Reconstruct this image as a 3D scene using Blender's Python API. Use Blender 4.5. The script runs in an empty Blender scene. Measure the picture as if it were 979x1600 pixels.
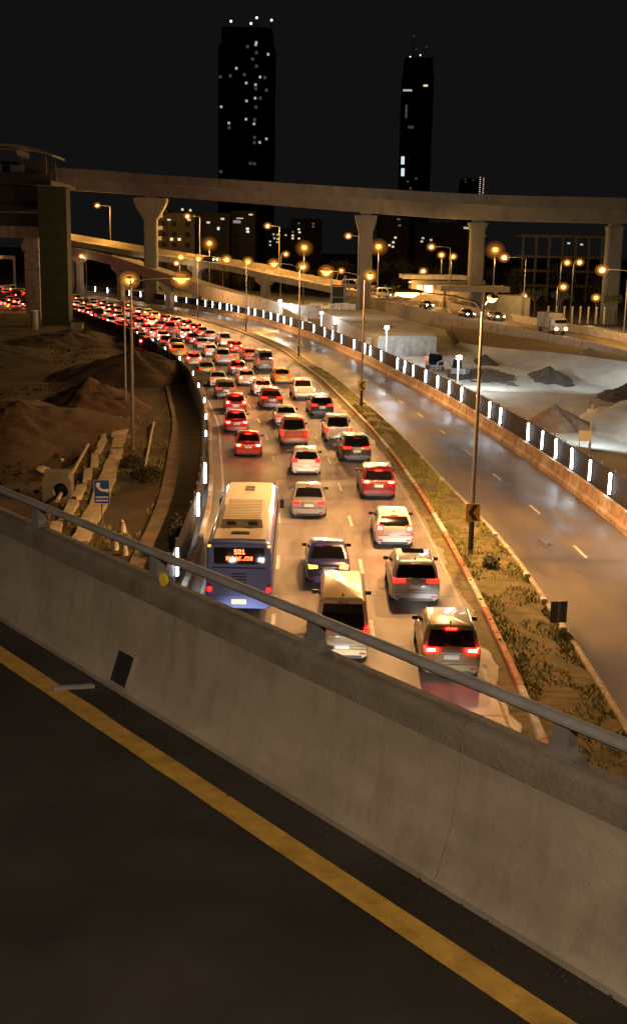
import bpy, bmesh, math, random
from mathutils import Vector, Matrix, noise
R = math.radians
random.seed(11)
scene = bpy.context.scene
C = scene.collection

# ------------------------------------------------------------------ camera, sky, exposure
HC = 13.0
cam_d = bpy.data.cameras.new('camera'); cam = bpy.data.objects.new('camera', cam_d); C.objects.link(cam)
cam_d.sensor_fit = 'VERTICAL'; cam_d.sensor_height = 36.0; cam_d.lens = 1850.0 / 1600.0 * 36.0
cam_d.clip_start = 0.05; cam_d.clip_end = 6000
cam.location = (0, 0, HC)
cam.matrix_world = Matrix.Translation((0, 0, HC)) @ Matrix.Rotation(R(90 - 12.496), 4, 'X') @ Matrix.Rotation(R(1.146), 4, 'Z')
scene.camera = cam

w = bpy.data.worlds.new('World'); scene.world = w; w.use_nodes = True
nt = w.node_tree; nt.nodes.clear()
out = nt.nodes.new('ShaderNodeOutputWorld'); bg = nt.nodes.new('ShaderNodeBackground')
sky = nt.nodes.new('ShaderNodeTexSky'); sky.sky_type = 'NISHITA'; sky.sun_disc = False
sky.sun_elevation = R(-6); sky.sun_rotation = R(200); sky.air_density = 1.0; sky.dust_density = 3.0
bw = nt.nodes.new('ShaderNodeRGBToBW')
mixc = nt.nodes.new('ShaderNodeMix'); mixc.data_type = 'RGBA'; mixc.blend_type = 'ADD'
mixc.inputs[0].default_value = 1.0
mixc.inputs[7].default_value = (0.0058, 0.0056, 0.0054, 1)      # city glow on the night sky
mul = nt.nodes.new('ShaderNodeVectorMath'); mul.operation = 'SCALE'; mul.inputs[3].default_value = 0.03
nt.links.new(sky.outputs[0], bw.inputs[0]); nt.links.new(bw.outputs[0], mul.inputs[0])
nt.links.new(mul.outputs[0], mixc.inputs[6]); nt.links.new(mixc.outputs[2], bg.inputs[0])
bg.inputs[1].default_value = 1.0
nt.links.new(bg.outputs[0], out.inputs[0])
vs = scene.view_settings
vs.view_transform = 'Standard'; vs.look = 'None'; vs.gamma = 1; vs.exposure = 0.0; vs.use_curve_mapping = False
scene.cycles.use_denoising = True
scene.cycles.sample_clamp_indirect = 4.0
scene.cycles.max_bounces = 5
scene.cycles.diffuse_bounces = 2
scene.cycles.glossy_bounces = 2
scene.cycles.caustics_reflective = False; scene.cycles.caustics_refractive = False

# ------------------------------------------------------------------ materials
MATS = {}
def mat(name, col, rough=0.6, metal=0.0, var=0.0, scale=3.0, col2=None, bump=0.0, bscale=None, coat=0.0, rvar=0.0, detail=6, stretch=None, obj=True, spec=None):
    m = bpy.data.materials.new(name); m.use_nodes = True
    n = m.node_tree.nodes; L = m.node_tree.links
    b = n['Principled BSDF']
    b.inputs['Roughness'].default_value = rough; b.inputs['Metallic'].default_value = metal
    if coat: b.inputs['Coat Weight'].default_value = coat; b.inputs['Coat Roughness'].default_value = 0.05
    if spec is not None: b.inputs['Specular IOR Level'].default_value = spec
    c1 = (*col, 1)
    if var or col2 or bump or rvar:
        tc = n.new('ShaderNodeTexCoord'); src = tc.outputs['Object']
        if stretch:
            mp = n.new('ShaderNodeMapping'); mp.inputs['Scale'].default_value = stretch
            L.new(src, mp.inputs[0]); src = mp.outputs[0]
        ns = n.new('ShaderNodeTexNoise'); ns.inputs['Scale'].default_value = scale; ns.inputs['Detail'].default_value = detail
        ns.inputs['Roughness'].default_value = 0.62
        L.new(src, ns.inputs['Vector'])
    if var or col2:
        cr = n.new('ShaderNodeValToRGB'); cr.color_ramp.elements[0].position = 0.32; cr.color_ramp.elements[1].position = 0.68
        d = tuple(max(0, x * (1 - var)) for x in col) if not col2 else col2
        cr.color_ramp.elements[0].color = (*d, 1)
        cr.color_ramp.elements[1].color = (*[min(1, x * (1 + var * 0.6)) for x in col], 1)
        L.new(ns.outputs[0], cr.inputs[0]); L.new(cr.outputs[0], b.inputs['Base Color'])
    else:
        b.inputs['Base Color'].default_value = c1
    if rvar:
        mr = n.new('ShaderNodeMapRange'); mr.inputs['From Min'].default_value = 0.35; mr.inputs['From Max'].default_value = 0.65
        mr.inputs['To Min'].default_value = max(0.03, rough - rvar); mr.inputs['To Max'].default_value = min(1, rough + rvar)
        L.new(ns.outputs[0], mr.inputs[0]); L.new(mr.outputs[0], b.inputs['Roughness'])
    if bump:
        n2 = n.new('ShaderNodeTexNoise'); n2.inputs['Scale'].default_value = bscale or scale * 6; n2.inputs['Detail'].default_value = 8
        L.new(src, n2.inputs['Vector'])
        bp = n.new('ShaderNodeBump'); bp.inputs['Strength'].default_value = bump; bp.inputs['Distance'].default_value = 0.05
        L.new(n2.outputs[0], bp.inputs['Height']); L.new(bp.outputs[0], b.inputs['Normal'])
    MATS[name] = m
    return m
def emit(name, col, strength):
    m = bpy.data.materials.new(name); m.use_nodes = True
    b = m.node_tree.nodes['Principled BSDF']
    b.inputs['Base Color'].default_value = (*[min(0.8, c) for c in col], 1)
    b.inputs['Emission Color'].default_value = (*col, 1); b.inputs['Emission Strength'].default_value = strength
    b.inputs['Roughness'].default_value = 0.4
    MATS[name] = m
    return m
def halo_mat(name, col, strength, clear):  # see-through glowing surface that imitates the bloom round a lamp
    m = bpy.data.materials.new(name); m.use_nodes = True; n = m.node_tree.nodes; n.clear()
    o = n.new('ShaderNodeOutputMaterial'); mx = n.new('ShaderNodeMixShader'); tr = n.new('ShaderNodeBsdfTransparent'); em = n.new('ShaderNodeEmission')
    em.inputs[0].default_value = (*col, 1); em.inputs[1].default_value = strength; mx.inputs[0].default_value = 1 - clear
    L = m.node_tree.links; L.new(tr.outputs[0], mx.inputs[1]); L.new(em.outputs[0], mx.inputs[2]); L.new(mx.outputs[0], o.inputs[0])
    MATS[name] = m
def wear(m, scale, dark, amount, stretch=(1, 1, 1), lo=0.5, hi=0.7):
    """stains with a shape of their own, multiplied over the base colour"""
    n = m.node_tree.nodes; L = m.node_tree.links; b = n['Principled BSDF']
    tc = n.new('ShaderNodeTexCoord'); mp = n.new('ShaderNodeMapping'); mp.inputs['Scale'].default_value = stretch
    ns = n.new('ShaderNodeTexNoise'); ns.inputs['Scale'].default_value = scale; ns.inputs['Detail'].default_value = 7
    cr = n.new('ShaderNodeMapRange'); cr.inputs['From Min'].default_value = lo; cr.inputs['From Max'].default_value = hi; cr.inputs['To Max'].default_value = amount
    mx = n.new('ShaderNodeMix'); mx.data_type = 'RGBA'; mx.blend_type = 'MULTIPLY'; mx.inputs[7].default_value = (*dark, 1)
    L.new(tc.outputs['Object'], mp.inputs[0]); L.new(mp.outputs[0], ns.inputs['Vector']); L.new(ns.outputs[0], cr.inputs[0]); L.new(cr.outputs[0], mx.inputs[0])
    s = b.inputs['Base Color']
    if s.is_linked: L.new(s.links[0].from_socket, mx.inputs[6])
    else: mx.inputs[6].default_value = s.default_value
    L.new(mx.outputs[2], s)
    return m

M = MATS
mat('earth', (0.060, 0.042, 0.026), 0.95, var=0.55, scale=0.35, bump=0.8, bscale=2.5)
mat('mud', (0.072, 0.044, 0.024), 0.95, var=0.5, scale=1.2, bump=1.0, bscale=6)
mat('dark_soil', (0.045, 0.036, 0.028), 0.95, var=0.5, scale=1.0, bump=1.0, bscale=5)
mat('sand', (0.36, 0.36, 0.33), 0.92, var=0.45, scale=0.16, bump=0.7, bscale=2.0, stretch=(1, 0.5, 1))
mat('brown_pile', (0.20, 0.13, 0.075), 0.95, var=0.45, scale=1.5, bump=1.0, bscale=7)
mat('concrete_road', (0.27, 0.24, 0.22), 0.62, var=0.3, scale=0.25, bump=0.12, bscale=14, rvar=0.12)
wear(M['concrete_road'], 0.8, (0.30, 0.28, 0.26), 0.85, (1, 0.10, 1), 0.46, 0.68)
wear(M['concrete_road'], 0.35, (0.5, 0.47, 0.43), 0.8, (1, 0.6, 1), 0.45, 0.65)
mat('asphalt_wet', (0.135, 0.115, 0.088), 0.46, var=0.45, scale=0.30, bump=0.22, bscale=22, rvar=0.20, detail=9, stretch=(1, 0.35, 1))
wear(M['asphalt_wet'], 0.5, (0.45, 0.43, 0.4), 0.8, (1, 0.15, 1), 0.5, 0.7)
mat('asphalt', (0.052, 0.047, 0.043), 0.75, var=0.4, scale=1.2, bump=0.35, bscale=140, spec=0.3)
wear(M['asphalt'], 180.0, (0.4, 0.4, 0.4), 0.8, (1, 1, 1), 0.45, 0.6)
wear(M['asphalt'], 0.7, (0.6, 0.57, 0.53), 0.9, (0.4, 1, 1), 0.45, 0.6)
mat('walk', (0.22, 0.17, 0.12), 0.85, var=0.4, scale=0.8, bump=0.3, bscale=10)
mat('concrete', (0.30, 0.28, 0.25), 0.8, var=0.28, scale=1.2, bump=0.15, bscale=12)
wear(M['concrete'], 1.3, (0.4, 0.37, 0.33), 0.7, (1, 1, 0.25), 0.5, 0.75)
mat('concrete_dark', (0.14, 0.135, 0.125), 0.85, var=0.35, scale=0.6, bump=0.15, bscale=8)
mat('concrete_viaduct', (0.125, 0.122, 0.115), 0.85, var=0.22, scale=0.25, bump=0.1, bscale=4)
wear(M['concrete_viaduct'], 0.5, (0.45, 0.42, 0.38), 0.6, (1, 1, 0.2), 0.5, 0.75)
mat('parapet', (0.30, 0.262, 0.215), 0.8, var=0.22, scale=2.0, bump=0.12, bscale=40)
wear(M['parapet'], 1.6, (0.55, 0.50, 0.45), 0.6, (0.25, 0.25, 2.0), 0.45, 0.8)
wear(M['parapet'], 5.0, (0.6, 0.55, 0.5), 0.5, (1.6, 1.6, 0.25), 0.55, 0.75)
wear(M['parapet'], 60.0, (0.45, 0.42, 0.38), 0.7, (1, 1, 1), 0.66, 0.72)
mat('parapet_coping', (0.20, 0.175, 0.145), 0.85, var=0.4, scale=3.0, bump=0.25, bscale=40)
wear(M['parapet_coping'], 3.0, (0.4, 0.36, 0.3), 0.8, (1, 1, 1), 0.45, 0.65)
mat('barrier', (0.40, 0.275, 0.19), 0.85, var=0.45, scale=1.6, bump=0.25, bscale=14)
mat('barrier_pale', (0.46, 0.37, 0.28), 0.85, var=0.4, scale=1.6, bump=0.25, bscale=14)
mat('hoarding', (0.038, 0.036, 0.035), 0.85, spec=0.15, var=0.3, scale=0.8)
mat('hoarding_dark', (0.035, 0.030, 0.027), 0.7, var=0.3, scale=0.8)
mat('kerb_red', (0.46, 0.20, 0.11), 0.8, var=0.4, scale=3)
mat('kerb_white', (0.60, 0.57, 0.50), 0.8, var=0.4, scale=3)
mat('kerb_plain', (0.42, 0.36, 0.27), 0.85, var=0.35, scale=2.5, bump=0.2, bscale=18)
mat('paint_white', (0.62, 0.60, 0.55), 0.7, var=0.35, scale=5)
mat('paint_yellow', (0.50, 0.30, 0.055), 0.7, var=0.22, scale=9, bump=0.2, bscale=90)
wear(M['paint_yellow'], 55.0, (0.4, 0.40, 0.45), 0.4, (1, 1, 1), 0.58, 0.66)
wear(M['paint_yellow'], 4.0, (0.6, 0.55, 0.5), 0.8, (1, 1, 1), 0.5, 0.7)
mat('grass', (0.20, 0.235, 0.05), 0.8, var=0.3, scale=1.0, col2=(0.27, 0.22, 0.075))
mat('median_soil', (0.22, 0.165, 0.07), 0.95, col2=(0.075, 0.085, 0.025), scale=1.3, bump=0.9, bscale=9)
wear(M['median_soil'], 1.6, (0.5, 0.45, 0.4), 0.8, (0.5, 1.8, 1))
mat('leaf', (0.05, 0.075, 0.025), 0.7, var=0.5, scale=2)
mat('leaf_dark', (0.036, 0.034, 0.020), 0.8, var=0.5, scale=2)
mat('bark', (0.10, 0.07, 0.05), 0.9, var=0.3, scale=6)
mat('steel', (0.30, 0.29, 0.28), 0.55, metal=0.4, var=0.25, scale=4)
mat('rail_steel', (0.25, 0.25, 0.255), 0.7, metal=0.1, var=0.25, scale=6, bump=0.05, bscale=60)
mat('pole_paint', (0.20, 0.185, 0.16), 0.5, metal=0.3, var=0.2, scale=3)
mat('black_paint', (0.02, 0.02, 0.02), 0.5)
mat('black_plastic', (0.018, 0.018, 0.02), 0.45)
mat('rubber', (0.015, 0.015, 0.015), 0.85)
mat('rim', (0.45, 0.45, 0.46), 0.3, metal=0.9)
mat('window_dark', (0.02, 0.019, 0.018), 0.8, spec=0.1)
mat('glass_car', (0.008, 0.008, 0.010), 0.06, coat=0.6)
mat('sign_yellow', (0.72, 0.42, 0.03), 0.4)
mat('sign_blue', (0.02, 0.07, 0.42), 0.4)
mat('sign_back', (0.12, 0.13, 0.16), 0.5, metal=0.4)
mat('sign_white', (0.78, 0.78, 0.76), 0.5)
mat('green_net', (0.020, 0.028, 0.014), 0.9, var=0.3, scale=0.7, bump=0.3, bscale=4)
mat('station_dark', (0.03, 0.028, 0.026), 0.8, var=0.3, scale=0.4)
mat('station_roof', (0.10, 0.10, 0.10), 0.6, var=0.2, scale=0.4)
mat('tower', (0.006, 0.006, 0.007), 0.9, var=0.3, scale=0.1, spec=0.1)
mat('city', (0.07, 0.065, 0.06), 0.9, var=0.4, scale=0.15)
mat('city_dark', (0.018, 0.016, 0.015), 0.9, var=0.4, scale=0.1)
mat('brick_red', (0.30, 0.07, 0.04), 0.9, var=0.4, scale=6)
mat('slab_pale', (0.42, 0.36, 0.26), 0.85, var=0.35, scale=2.0, bump=0.4, bscale=12)
mat('toll_wall', (0.26, 0.22, 0.14), 0.8, var=0.2, scale=0.8)
mat('white_sheet', (0.70, 0.70, 0.68), 0.6, var=0.15, scale=1.0)
mat('plate_white', (0.75, 0.75, 0.72), 0.4)
mat('plate_yellow', (0.75, 0.60, 0.05), 0.4)
mat('reflector_yellow', (0.8, 0.62, 0.06), 0.3)
mat('lens_off', (0.35, 0.02, 0.02), 0.25, coat=0.5)
for nm, c in dict(white=(0.72, 0.72, 0.70), silver=(0.26, 0.26, 0.265), black=(0.014, 0.014, 0.016), red=(0.42, 0.018, 0.014),
                  orange=(0.55, 0.11, 0.03), blue=(0.018, 0.022, 0.16), grey=(0.13, 0.13, 0.135), gold=(0.22, 0.18, 0.10), maroon=(0.16, 0.012, 0.012),
                  yellow=(0.65, 0.46, 0.03), lime=(0.40, 0.55, 0.08), cream=(0.60, 0.48, 0.29), busblue=(0.16, 0.24, 0.74), busroof=(0.58, 0.52, 0.42)).items():
    mat('paint_car_' + nm, c, 0.32, metal=0.0, coat=0.7, var=0.06, scale=2)
emit('brake', (1.0, 0.0025, 0.0012), 60.0)
emit('brake_core', (1.0, 0.30, 0.14), 40.0)
emit('tail', (1.0, 0.006, 0.004), 9.0)
emit('amber', (1.0, 0.36, 0.05), 5.0)
emit('headlight', (1.0, 0.95, 0.85), 30.0)
emit('headlight_far', (1.0, 0.92, 0.78), 60.0)
emit('sodium_lens', (1.0, 0.50, 0.12), 5.0)
emit('sodium_far', (1.0, 0.56, 0.17), 5.0)
halo_mat('halo_orange', (1.0, 0.36, 0.045), 0.95, 0.55)  # halo shells: lamp bloom put into glowing colour, no real glass
halo_mat('halo_amber', (1.0, 0.33, 0.04), 0.42, 0.78)
halo_mat('halo_faint', (1.0, 0.33, 0.05), 0.22, 0.86)
emit('pale_lens', (1.0, 0.70, 0.32), 6.0)
emit('white_lens', (0.88, 0.96, 1.0), 80.0)
emit('tube', (0.86, 0.95, 1.0), 26.0)
emit('tube_dim', (0.86, 0.95, 1.0), 9.0)
emit('window_white', (1.0, 0.93, 0.80), 0.42)
emit('window_cool', (0.75, 0.92, 1.0), 0.9)
emit('window_dim', (0.9, 0.85, 0.75), 0.045)
emit('window_warm', (1.0, 0.75, 0.40), 0.9)
emit('obstruction', (1.0, 0.85, 0.7), 2.0)
emit('led_red', (1.0, 0.10, 0.03), 9.0)
emit('led_amber', (1.0, 0.09, 0.02), 8.0)
emit('plate_lit', (1.0, 0.85, 0.35), 0.9)
emit('facade_blue', (0.5, 0.65, 1.0), 0.2)

# ------------------------------------------------------------------ mesh helpers
class MB:
    def __init__(s): s.v = []; s.f = []
    def add(s, vs, fs):
        o = len(s.v); s.v += [tuple(v) for v in vs]; s.f += [tuple(i + o for i in f) for f in fs]; return s
    def box(s, x0, x1, y0, y1, z0, z1, b=0.0):
        if b:
            return s.loft([[(x0 + b, y0, z0), (x1 - b, y0, z0), (x1, y0, z0 + b), (x1, y0, z1 - b), (x1 - b, y0, z1), (x0 + b, y0, z1), (x0, y0, z1 - b), (x0, y0, z0 + b)],
                           [(x0 + b, y1, z0), (x1 - b, y1, z0), (x1, y1, z0 + b), (x1, y1, z1 - b), (x1 - b, y1, z1), (x0 + b, y1, z1), (x0, y1, z1 - b), (x0, y1, z0 + b)]])
        return s.add([(x0, y0, z0), (x1, y0, z0), (x1, y1, z0), (x0, y1, z0), (x0, y0, z1), (x1, y0, z1), (x1, y1, z1), (x0, y1, z1)],
                     [(0, 3, 2, 1), (4, 5, 6, 7), (0, 1, 5, 4), (1, 2, 6, 5), (2, 3, 7, 6), (3, 0, 4, 7)])
    def loft(s, rings, cap=True, closed=True):
        n = len(rings[0]); vs = [p for r in rings for p in r]; fs = []
        for i in range(len(rings) - 1):
            for j in range(n if closed else n - 1):
                k = (j + 1) % n
                fs.append((i * n + j, i * n + k, (i + 1) * n + k, (i + 1) * n + j))
        if cap and closed:
            fs.append(tuple(reversed(range(n)))); fs.append(tuple((len(rings) - 1) * n + j for j in range(n)))
        return s.add(vs, fs)
    def tube(s, pts, r, n=8):
        pts = [Vector(p) for p in pts]; rings = []
        rr = r if isinstance(r, (list, tuple)) else [r] * len(pts)
        up = Vector((0, 0, 1))
        for i, p in enumerate(pts):
            t = (pts[min(i + 1, len(pts) - 1)] - pts[max(i - 1, 0)]).normalized()
            a = t.cross(up if abs(t.z) < 0.95 else Vector((1, 0, 0))).normalized(); b = t.cross(a)
            rings.append([p + rr[i] * (math.cos(2 * math.pi * k / n) * a + math.sin(2 * math.pi * k / n) * b) for k in range(n)])
        return s.loft(rings)
    def prism(s, poly, z0, z1):
        n = len(poly)
        return s.loft([[(x, y, z0) for x, y in poly], [(x, y, z1) for x, y in poly]])
    def plate(s, poly, y0, y1):      # polygon in x,z with thickness along y
        return s.loft([[(x, y0, z) for x, z in poly], [(x, y1, z) for x, z in poly]])
    def blob(s, c, r, seed=0, n=10, m=6, amp=0.25, flat=1.0):
        rings = []
        for i in range(m + 1):
            ph = math.pi * i / m
            ring = []
            for j in range(n):
                th = 2 * math.pi * j / n
                d = Vector((math.sin(ph) * math.cos(th), math.sin(ph) * math.sin(th), math.cos(ph)))
                k = 1 + amp * noise.noise(d * 1.7 + Vector((seed * 3.1, seed, 0)))
                ring.append((c[0] + d.x * r[0] * k, c[1] + d.y * r[1] * k, c[2] + d.z * r[2] * k * flat))
            rings.append(ring)
        return s.loft(rings)
    def mesh(s, name, smooth=False):
        me = bpy.data.meshes.new(name); me.from_pydata(s.v, [], s.f); me.update()
        bm = bmesh.new(); bm.from_mesh(me); bmesh.ops.recalc_face_normals(bm, faces=bm.faces); bm.to_mesh(me); bm.free()
        if smooth:
            me.polygons.foreach_set('use_smooth', [True] * len(me.polygons))
            try: me.set_sharp_from_angle(angle=R(38))
            except Exception: pass
        return me
    def build(s, name, m, parent=None, smooth=False, loc=None):
        me = s.mesh(name, smooth); me.materials.append(M[m])
        return link(name, me, parent, loc)
def link(name, me, parent=None, loc=None):
    o = bpy.data.objects.new(name, me); C.objects.link(o)
    if parent is not None: o.parent = parent
    if loc is not None: o.location = loc
    return o
def setm(o, m):
    o.material_slots[0].link = 'OBJECT'; o.material_slots[0].material = M[m]; return o
def tag(o, label, cat=None, group=None, kind=None):
    o['label'] = label
    if cat: o['category'] = cat
    if group: o['group'] = group
    if kind: o['kind'] = kind
    return o
def thing(name, label, cat, loc=(0, 0, 0), rz=0.0, group=None):
    o = bpy.data.objects.new(name, None); C.objects.link(o); o.empty_display_size = 0.3
    o.location = loc; o.rotation_euler = (0, 0, rz)
    return tag(o, label, cat, group)
def struct(o): o['kind'] = 'structure'; return o
def lamp(name, kind, parent, loc, power, col, radius=0.15, rot=None, spot=None, blend=0.3):
    d = bpy.data.lights.new(name, kind); d.energy = power; d.color = col; d.shadow_soft_size = radius
    if spot: d.spot_size = R(spot); d.spot_blend = blend
    o = bpy.data.objects.new(name, d); C.objects.link(o); o.parent = parent; o.location = loc
    if rot: o.rotation_euler = rot
    return o
ORD = ['first', 'second', 'third', 'fourth', 'fifth', 'sixth', 'seventh', 'eighth', 'ninth', 'tenth', 'eleventh', 'twelfth', 'thirteenth', 'fourteenth',
       'fifteenth', 'sixteenth', 'seventeenth', 'eighteenth', 'nineteenth', 'twentieth']
def ordinal(k):
    if k < 20: return ORD[k]
    t = {2: 'twenty', 3: 'thirty', 4: 'forty', 5: 'fifty', 6: 'sixty', 7: 'seventy', 8: 'eighty', 9: 'ninety'}[(k + 1) // 10]
    u = (k + 1) % 10
    return t + '-' + ORD[u - 1] if u else t[:-1] + 'ieth'

# ------------------------------------------------------------------ the road curve: everything along the motorway is laid out by (o, s)
ACX, ACY, AR = -533.6, 38.0, 540.0
def arc(o, s, z=0.0):
    t = s / AR
    return Vector((ACX + (AR + o) * math.cos(t), ACY + (AR + o) * math.sin(t), z))
def head(s): return s / AR
def interp(tab, s):
    if s <= tab[0][0]: return tab[0][1]
    for (a, va), (b, vb) in zip(tab, tab[1:]):
        if s <= b:
            t = (s - a) / (b - a); t = t * t * (3 - 2 * t)
            return va + (vb - va) * t
    return tab[-1][1]
ML = lambda s: interp([(-60, 0), (60, 0), (96, .8), (121, 2), (160, 3)], s)
MR = lambda s: interp([(-60, 2.45), (10, 2.5), (34, 1.75), (60, 1.7), (96, 2.3), (121, 3.4), (160, 4.4)], s)
BR = lambda s: interp([(-60, 9.1), (20, 9.0), (50, 8.7), (85, 8.6), (105, 9.2), (145, 11), (183, 12.6), (216, 12.6), (260, 12)], s)
LF = lambda s: interp([(-60, -11.6), (17, -11.7), (45, -12.3), (74, -13), (90, -13.7), (105, -14.8), (132, -16.3), (173, -18.6), (250, -19.5)], s)
SM = 460
def sweep(prof, s0, s1, ds, cap=True, closed=True):
    """prof: list of (offset function, z)"""
    mb = MB(); n = max(1, int(round((s1 - s0) / ds)))
    rings = []
    for i in range(n + 1):
        s = s0 + (s1 - s0) * i / n
        rings.append([arc(o(s) if callable(o) else o, s, z) for o, z in prof])
    mb.loft(rings, cap=cap, closed=closed)
    return mb

# ------------------------------------------------------------------ ground and roads
g = MB().add([(-3000, -300, -0.6), (3000, -300, -0.6), (3000, 4500, -0.6), (-3000, 4500, -0.6)], [(0, 1, 2, 3)]).build('ground', 'earth'); struct(g)
def terrain(name, m, o0, o1, s0, s1, do, ds, hf):
    mb = MB(); no = int(round((s1 - s0) / ds)); nn = int(round((1.0) / do))
    vs = []
    for i in range(no + 1):
        s = s0 + (s1 - s0) * i / no
        a = o0(s) if callable(o0) else o0; b = o1(s) if callable(o1) else o1
        for j in range(nn + 1):
            o = a + (b - a) * j / nn
            p = arc(o, s); p.z = hf(p, j / nn); vs.append(p)
    fs = [(i * (nn + 1) + j, i * (nn + 1) + j + 1, (i + 1) * (nn + 1) + j + 1, (i + 1) * (nn + 1) + j) for i in range(no) for j in range(nn)]
    mb.add(vs, fs)
    return struct(mb.build(name, m, smooth=True))
def h_left(p, f):
    e = min(1, (1 - f) * 6)
    return -0.10 + e * (0.35 * noise.noise(p * 0.16) + 0.22 * noise.noise(p * 0.6) + 0.08 * noise.noise(p * 1.7))
terrain('left_earth', 'earth', -70, lambda s: LF(s) - 2.2, -30, 330, 1 / 60, 1.6, h_left)
def h_right(p, f):
    e = min(1, f * 8)
    return -0.12 + e * (0.22 * noise.noise(p * 0.13) + 0.16 * noise.noise(p * 0.45) + 0.07 * noise.noise(p * 1.3))
terrain('site_ground', 'sand', lambda s: BR(s) + 0.35, 75, -25, 330, 1 / 60, 1.6, h_right)

hw = sweep([(lambda s: ML(s) + 0.05, 0), (lambda s: ML(s) + 0.05, -0.4), (lambda s: LF(s) - 0.2, -0.4), (lambda s: LF(s) - 0.2, 0)], -60, SM, 4).build('highway', 'concrete_road'); struct(hw)
fr = sweep([(lambda s: BR(s) + 0.3, -0.03), (lambda s: BR(s) + 0.3, -0.4), (lambda s: MR(s) - 0.05, -0.4), (lambda s: MR(s) - 0.05, -0.03)], -60, SM, 4).build('frontage_road', 'asphalt_wet'); struct(fr)
wk = sweep([(lambda s: LF(s) - 0.25, 0.02), (lambda s: LF(s) - 0.25, -0.4), (lambda s: LF(s) - 2.3, -0.4), (lambda s: LF(s) - 2.3, 0.02)], -60, 300, 4).build('walkway', 'walk'); struct(wk)
md = MB()
rings = []
for i in range(301):
    s = -60 + 1.5 * i
    a, b = ML(s), MR(s)
    rings.append([arc(a + (b - a) * k / 6, s, 0.10 + (0.10 * math.sin(math.pi * k / 6)) + 0.06 * noise.noise(Vector((s * 0.7, k * 1.3, 0)))) for k in range(7)])
md = md.loft(rings, cap=False, closed=False).build('median_strip', 'median_soil', smooth=True); struct(md)

# lane markings: each dash is a mesh of its own, child of the road
def strip(o, s0, s1, wd, z, n=3):
    mb = MB(); rs = []
    for i in range(n + 1):
        s = s0 + (s1 - s0) * i / n
        c = o(s) if callable(o) else o
        rs.append([arc(c - wd / 2, s, z), arc(c + wd / 2, s, z)])
    return mb.loft(rs, cap=False, closed=False)
drift = lambda s: interp([(-60, 0), (30, 0), (110, -1.75), (150, -2.2)], s)
for o0 in (-4.25, -7.75):
    for k in range(24):
        s = -20.0 + 8.6 * k + (3.9 if o0 < -5 else 3.4)
        strip(lambda q: o0 + drift(q), s, s + 2.3, 0.14, 0.005).build('lane_dash', 'paint_white', hw)
strip(lambda q: LF(q) + 1.1, -30, 200, 0.13, 0.005, 60).build('edge_line', 'paint_white', hw)
strip(lambda q: ML(q) - 0.75, -30, 200, 0.11, 0.005, 60).build('edge_line', 'kerb_plain', hw)
for k in range(18):
    s = -14 + 8.8 * k
    strip(lambda q: (MR(q) + BR(q)) / 2 + 0.05, s, s + 2.2, 0.13, -0.025).build('lane_dash', 'paint_white', fr)
# transverse slab joints
for k in range(34):
    s = -18 + 6.0 * k
    strip(lambda q: (LF(q) + ML(q)) / 2, s, s + 0.05, -(LF(s) - ML(s)) - 1.2, 0.003, 1).build('slab_joint', 'concrete_dark', hw)
# muddy gutter beside the median kerb
mb = MB(); rs = []
for i in range(320):
    s = -25 + i * .4
    wv = 0.55 + 0.35 * noise.noise(Vector((s * 0.35, 0, 0))) + 0.2 * noise.noise(Vector((s * 1.3, 5, 0)))
    rs.append([arc(ML(s) + 0.02, s, 0.012), arc(ML(s) - 0.15, s, 0.010), arc(ML(s) - max(0.15, wv), s, 0.006)])
mb.loft(rs, cap=False, closed=False).build('gutter_mud', 'median_soil', hw)

# kerb stones
def kerb(o, s0, s1, length, wd, z0, z1, m, parent):
    k = int((s1 - s0) / length)
    for i in range(k):
        a = s0 + i * length; b = a + length - 0.03
        mb = MB()
        rr = []
        for s in (a, b):
            c = o(s)
            rr.append([arc(c - wd / 2, s, z0), arc(c + wd / 2, s, z0), arc(c + wd / 2, s, z1 - .03), arc(c + wd / 2 - .03, s, z1), arc(c - wd / 2 + .03, s, z1), arc(c - wd / 2, s, z1 - .03)])
        mb.loft(rr)
        mb.build('kerb_stone', m(i) if callable(m) else m, parent)
red = lambda i: 'kerb_white' if (i // 4) % 3 == 1 else 'kerb_red'
kerb(ML, -24, 60, 1.0, 0.22, -0.05, 0.24, red, md)
kerb(ML, 60, 180, 3.0, 0.22, -0.05, 0.24, lambda i: 'kerb_plain', md)
kerb(lambda s: MR(s), -24, 66, 1.0, 0.20, -0.08, 0.20, 'kerb_plain', md)
kerb(lambda s: MR(s), 66, 180, 3.0, 0.20, -0.08, 0.20, 'kerb_plain', md)
kerb(lambda s: LF(s) + 0.42, -20, 60, 2.0, 0.26, -0.05, 0.30, lambda i: 'kerb_plain' if i % 5 else 'barrier', wk)
for s in [0.2, 2.5, 4.9, 7.6, 9.8, 12.6, 15, 18, 22, 27, 33, 40]:
    p = arc(ML(s) - 0.03, s, 0.24)
    MB().box(-.05, .05, -.04, .04, 0, .06).build('kerb_reflector', 'reflector_yellow', md, loc=p)
for s in [1.5, 5.0, 8.5, 15.5, 22, 29, 36]:       # white marker blocks on the right-hand kerb
    MB().box(-.12, .12, -.16, .16, -.05, .32, .04).build('kerb_block', 'kerb_white', md, loc=arc(MR(s) - 0.12, s, 0.0))

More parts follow.
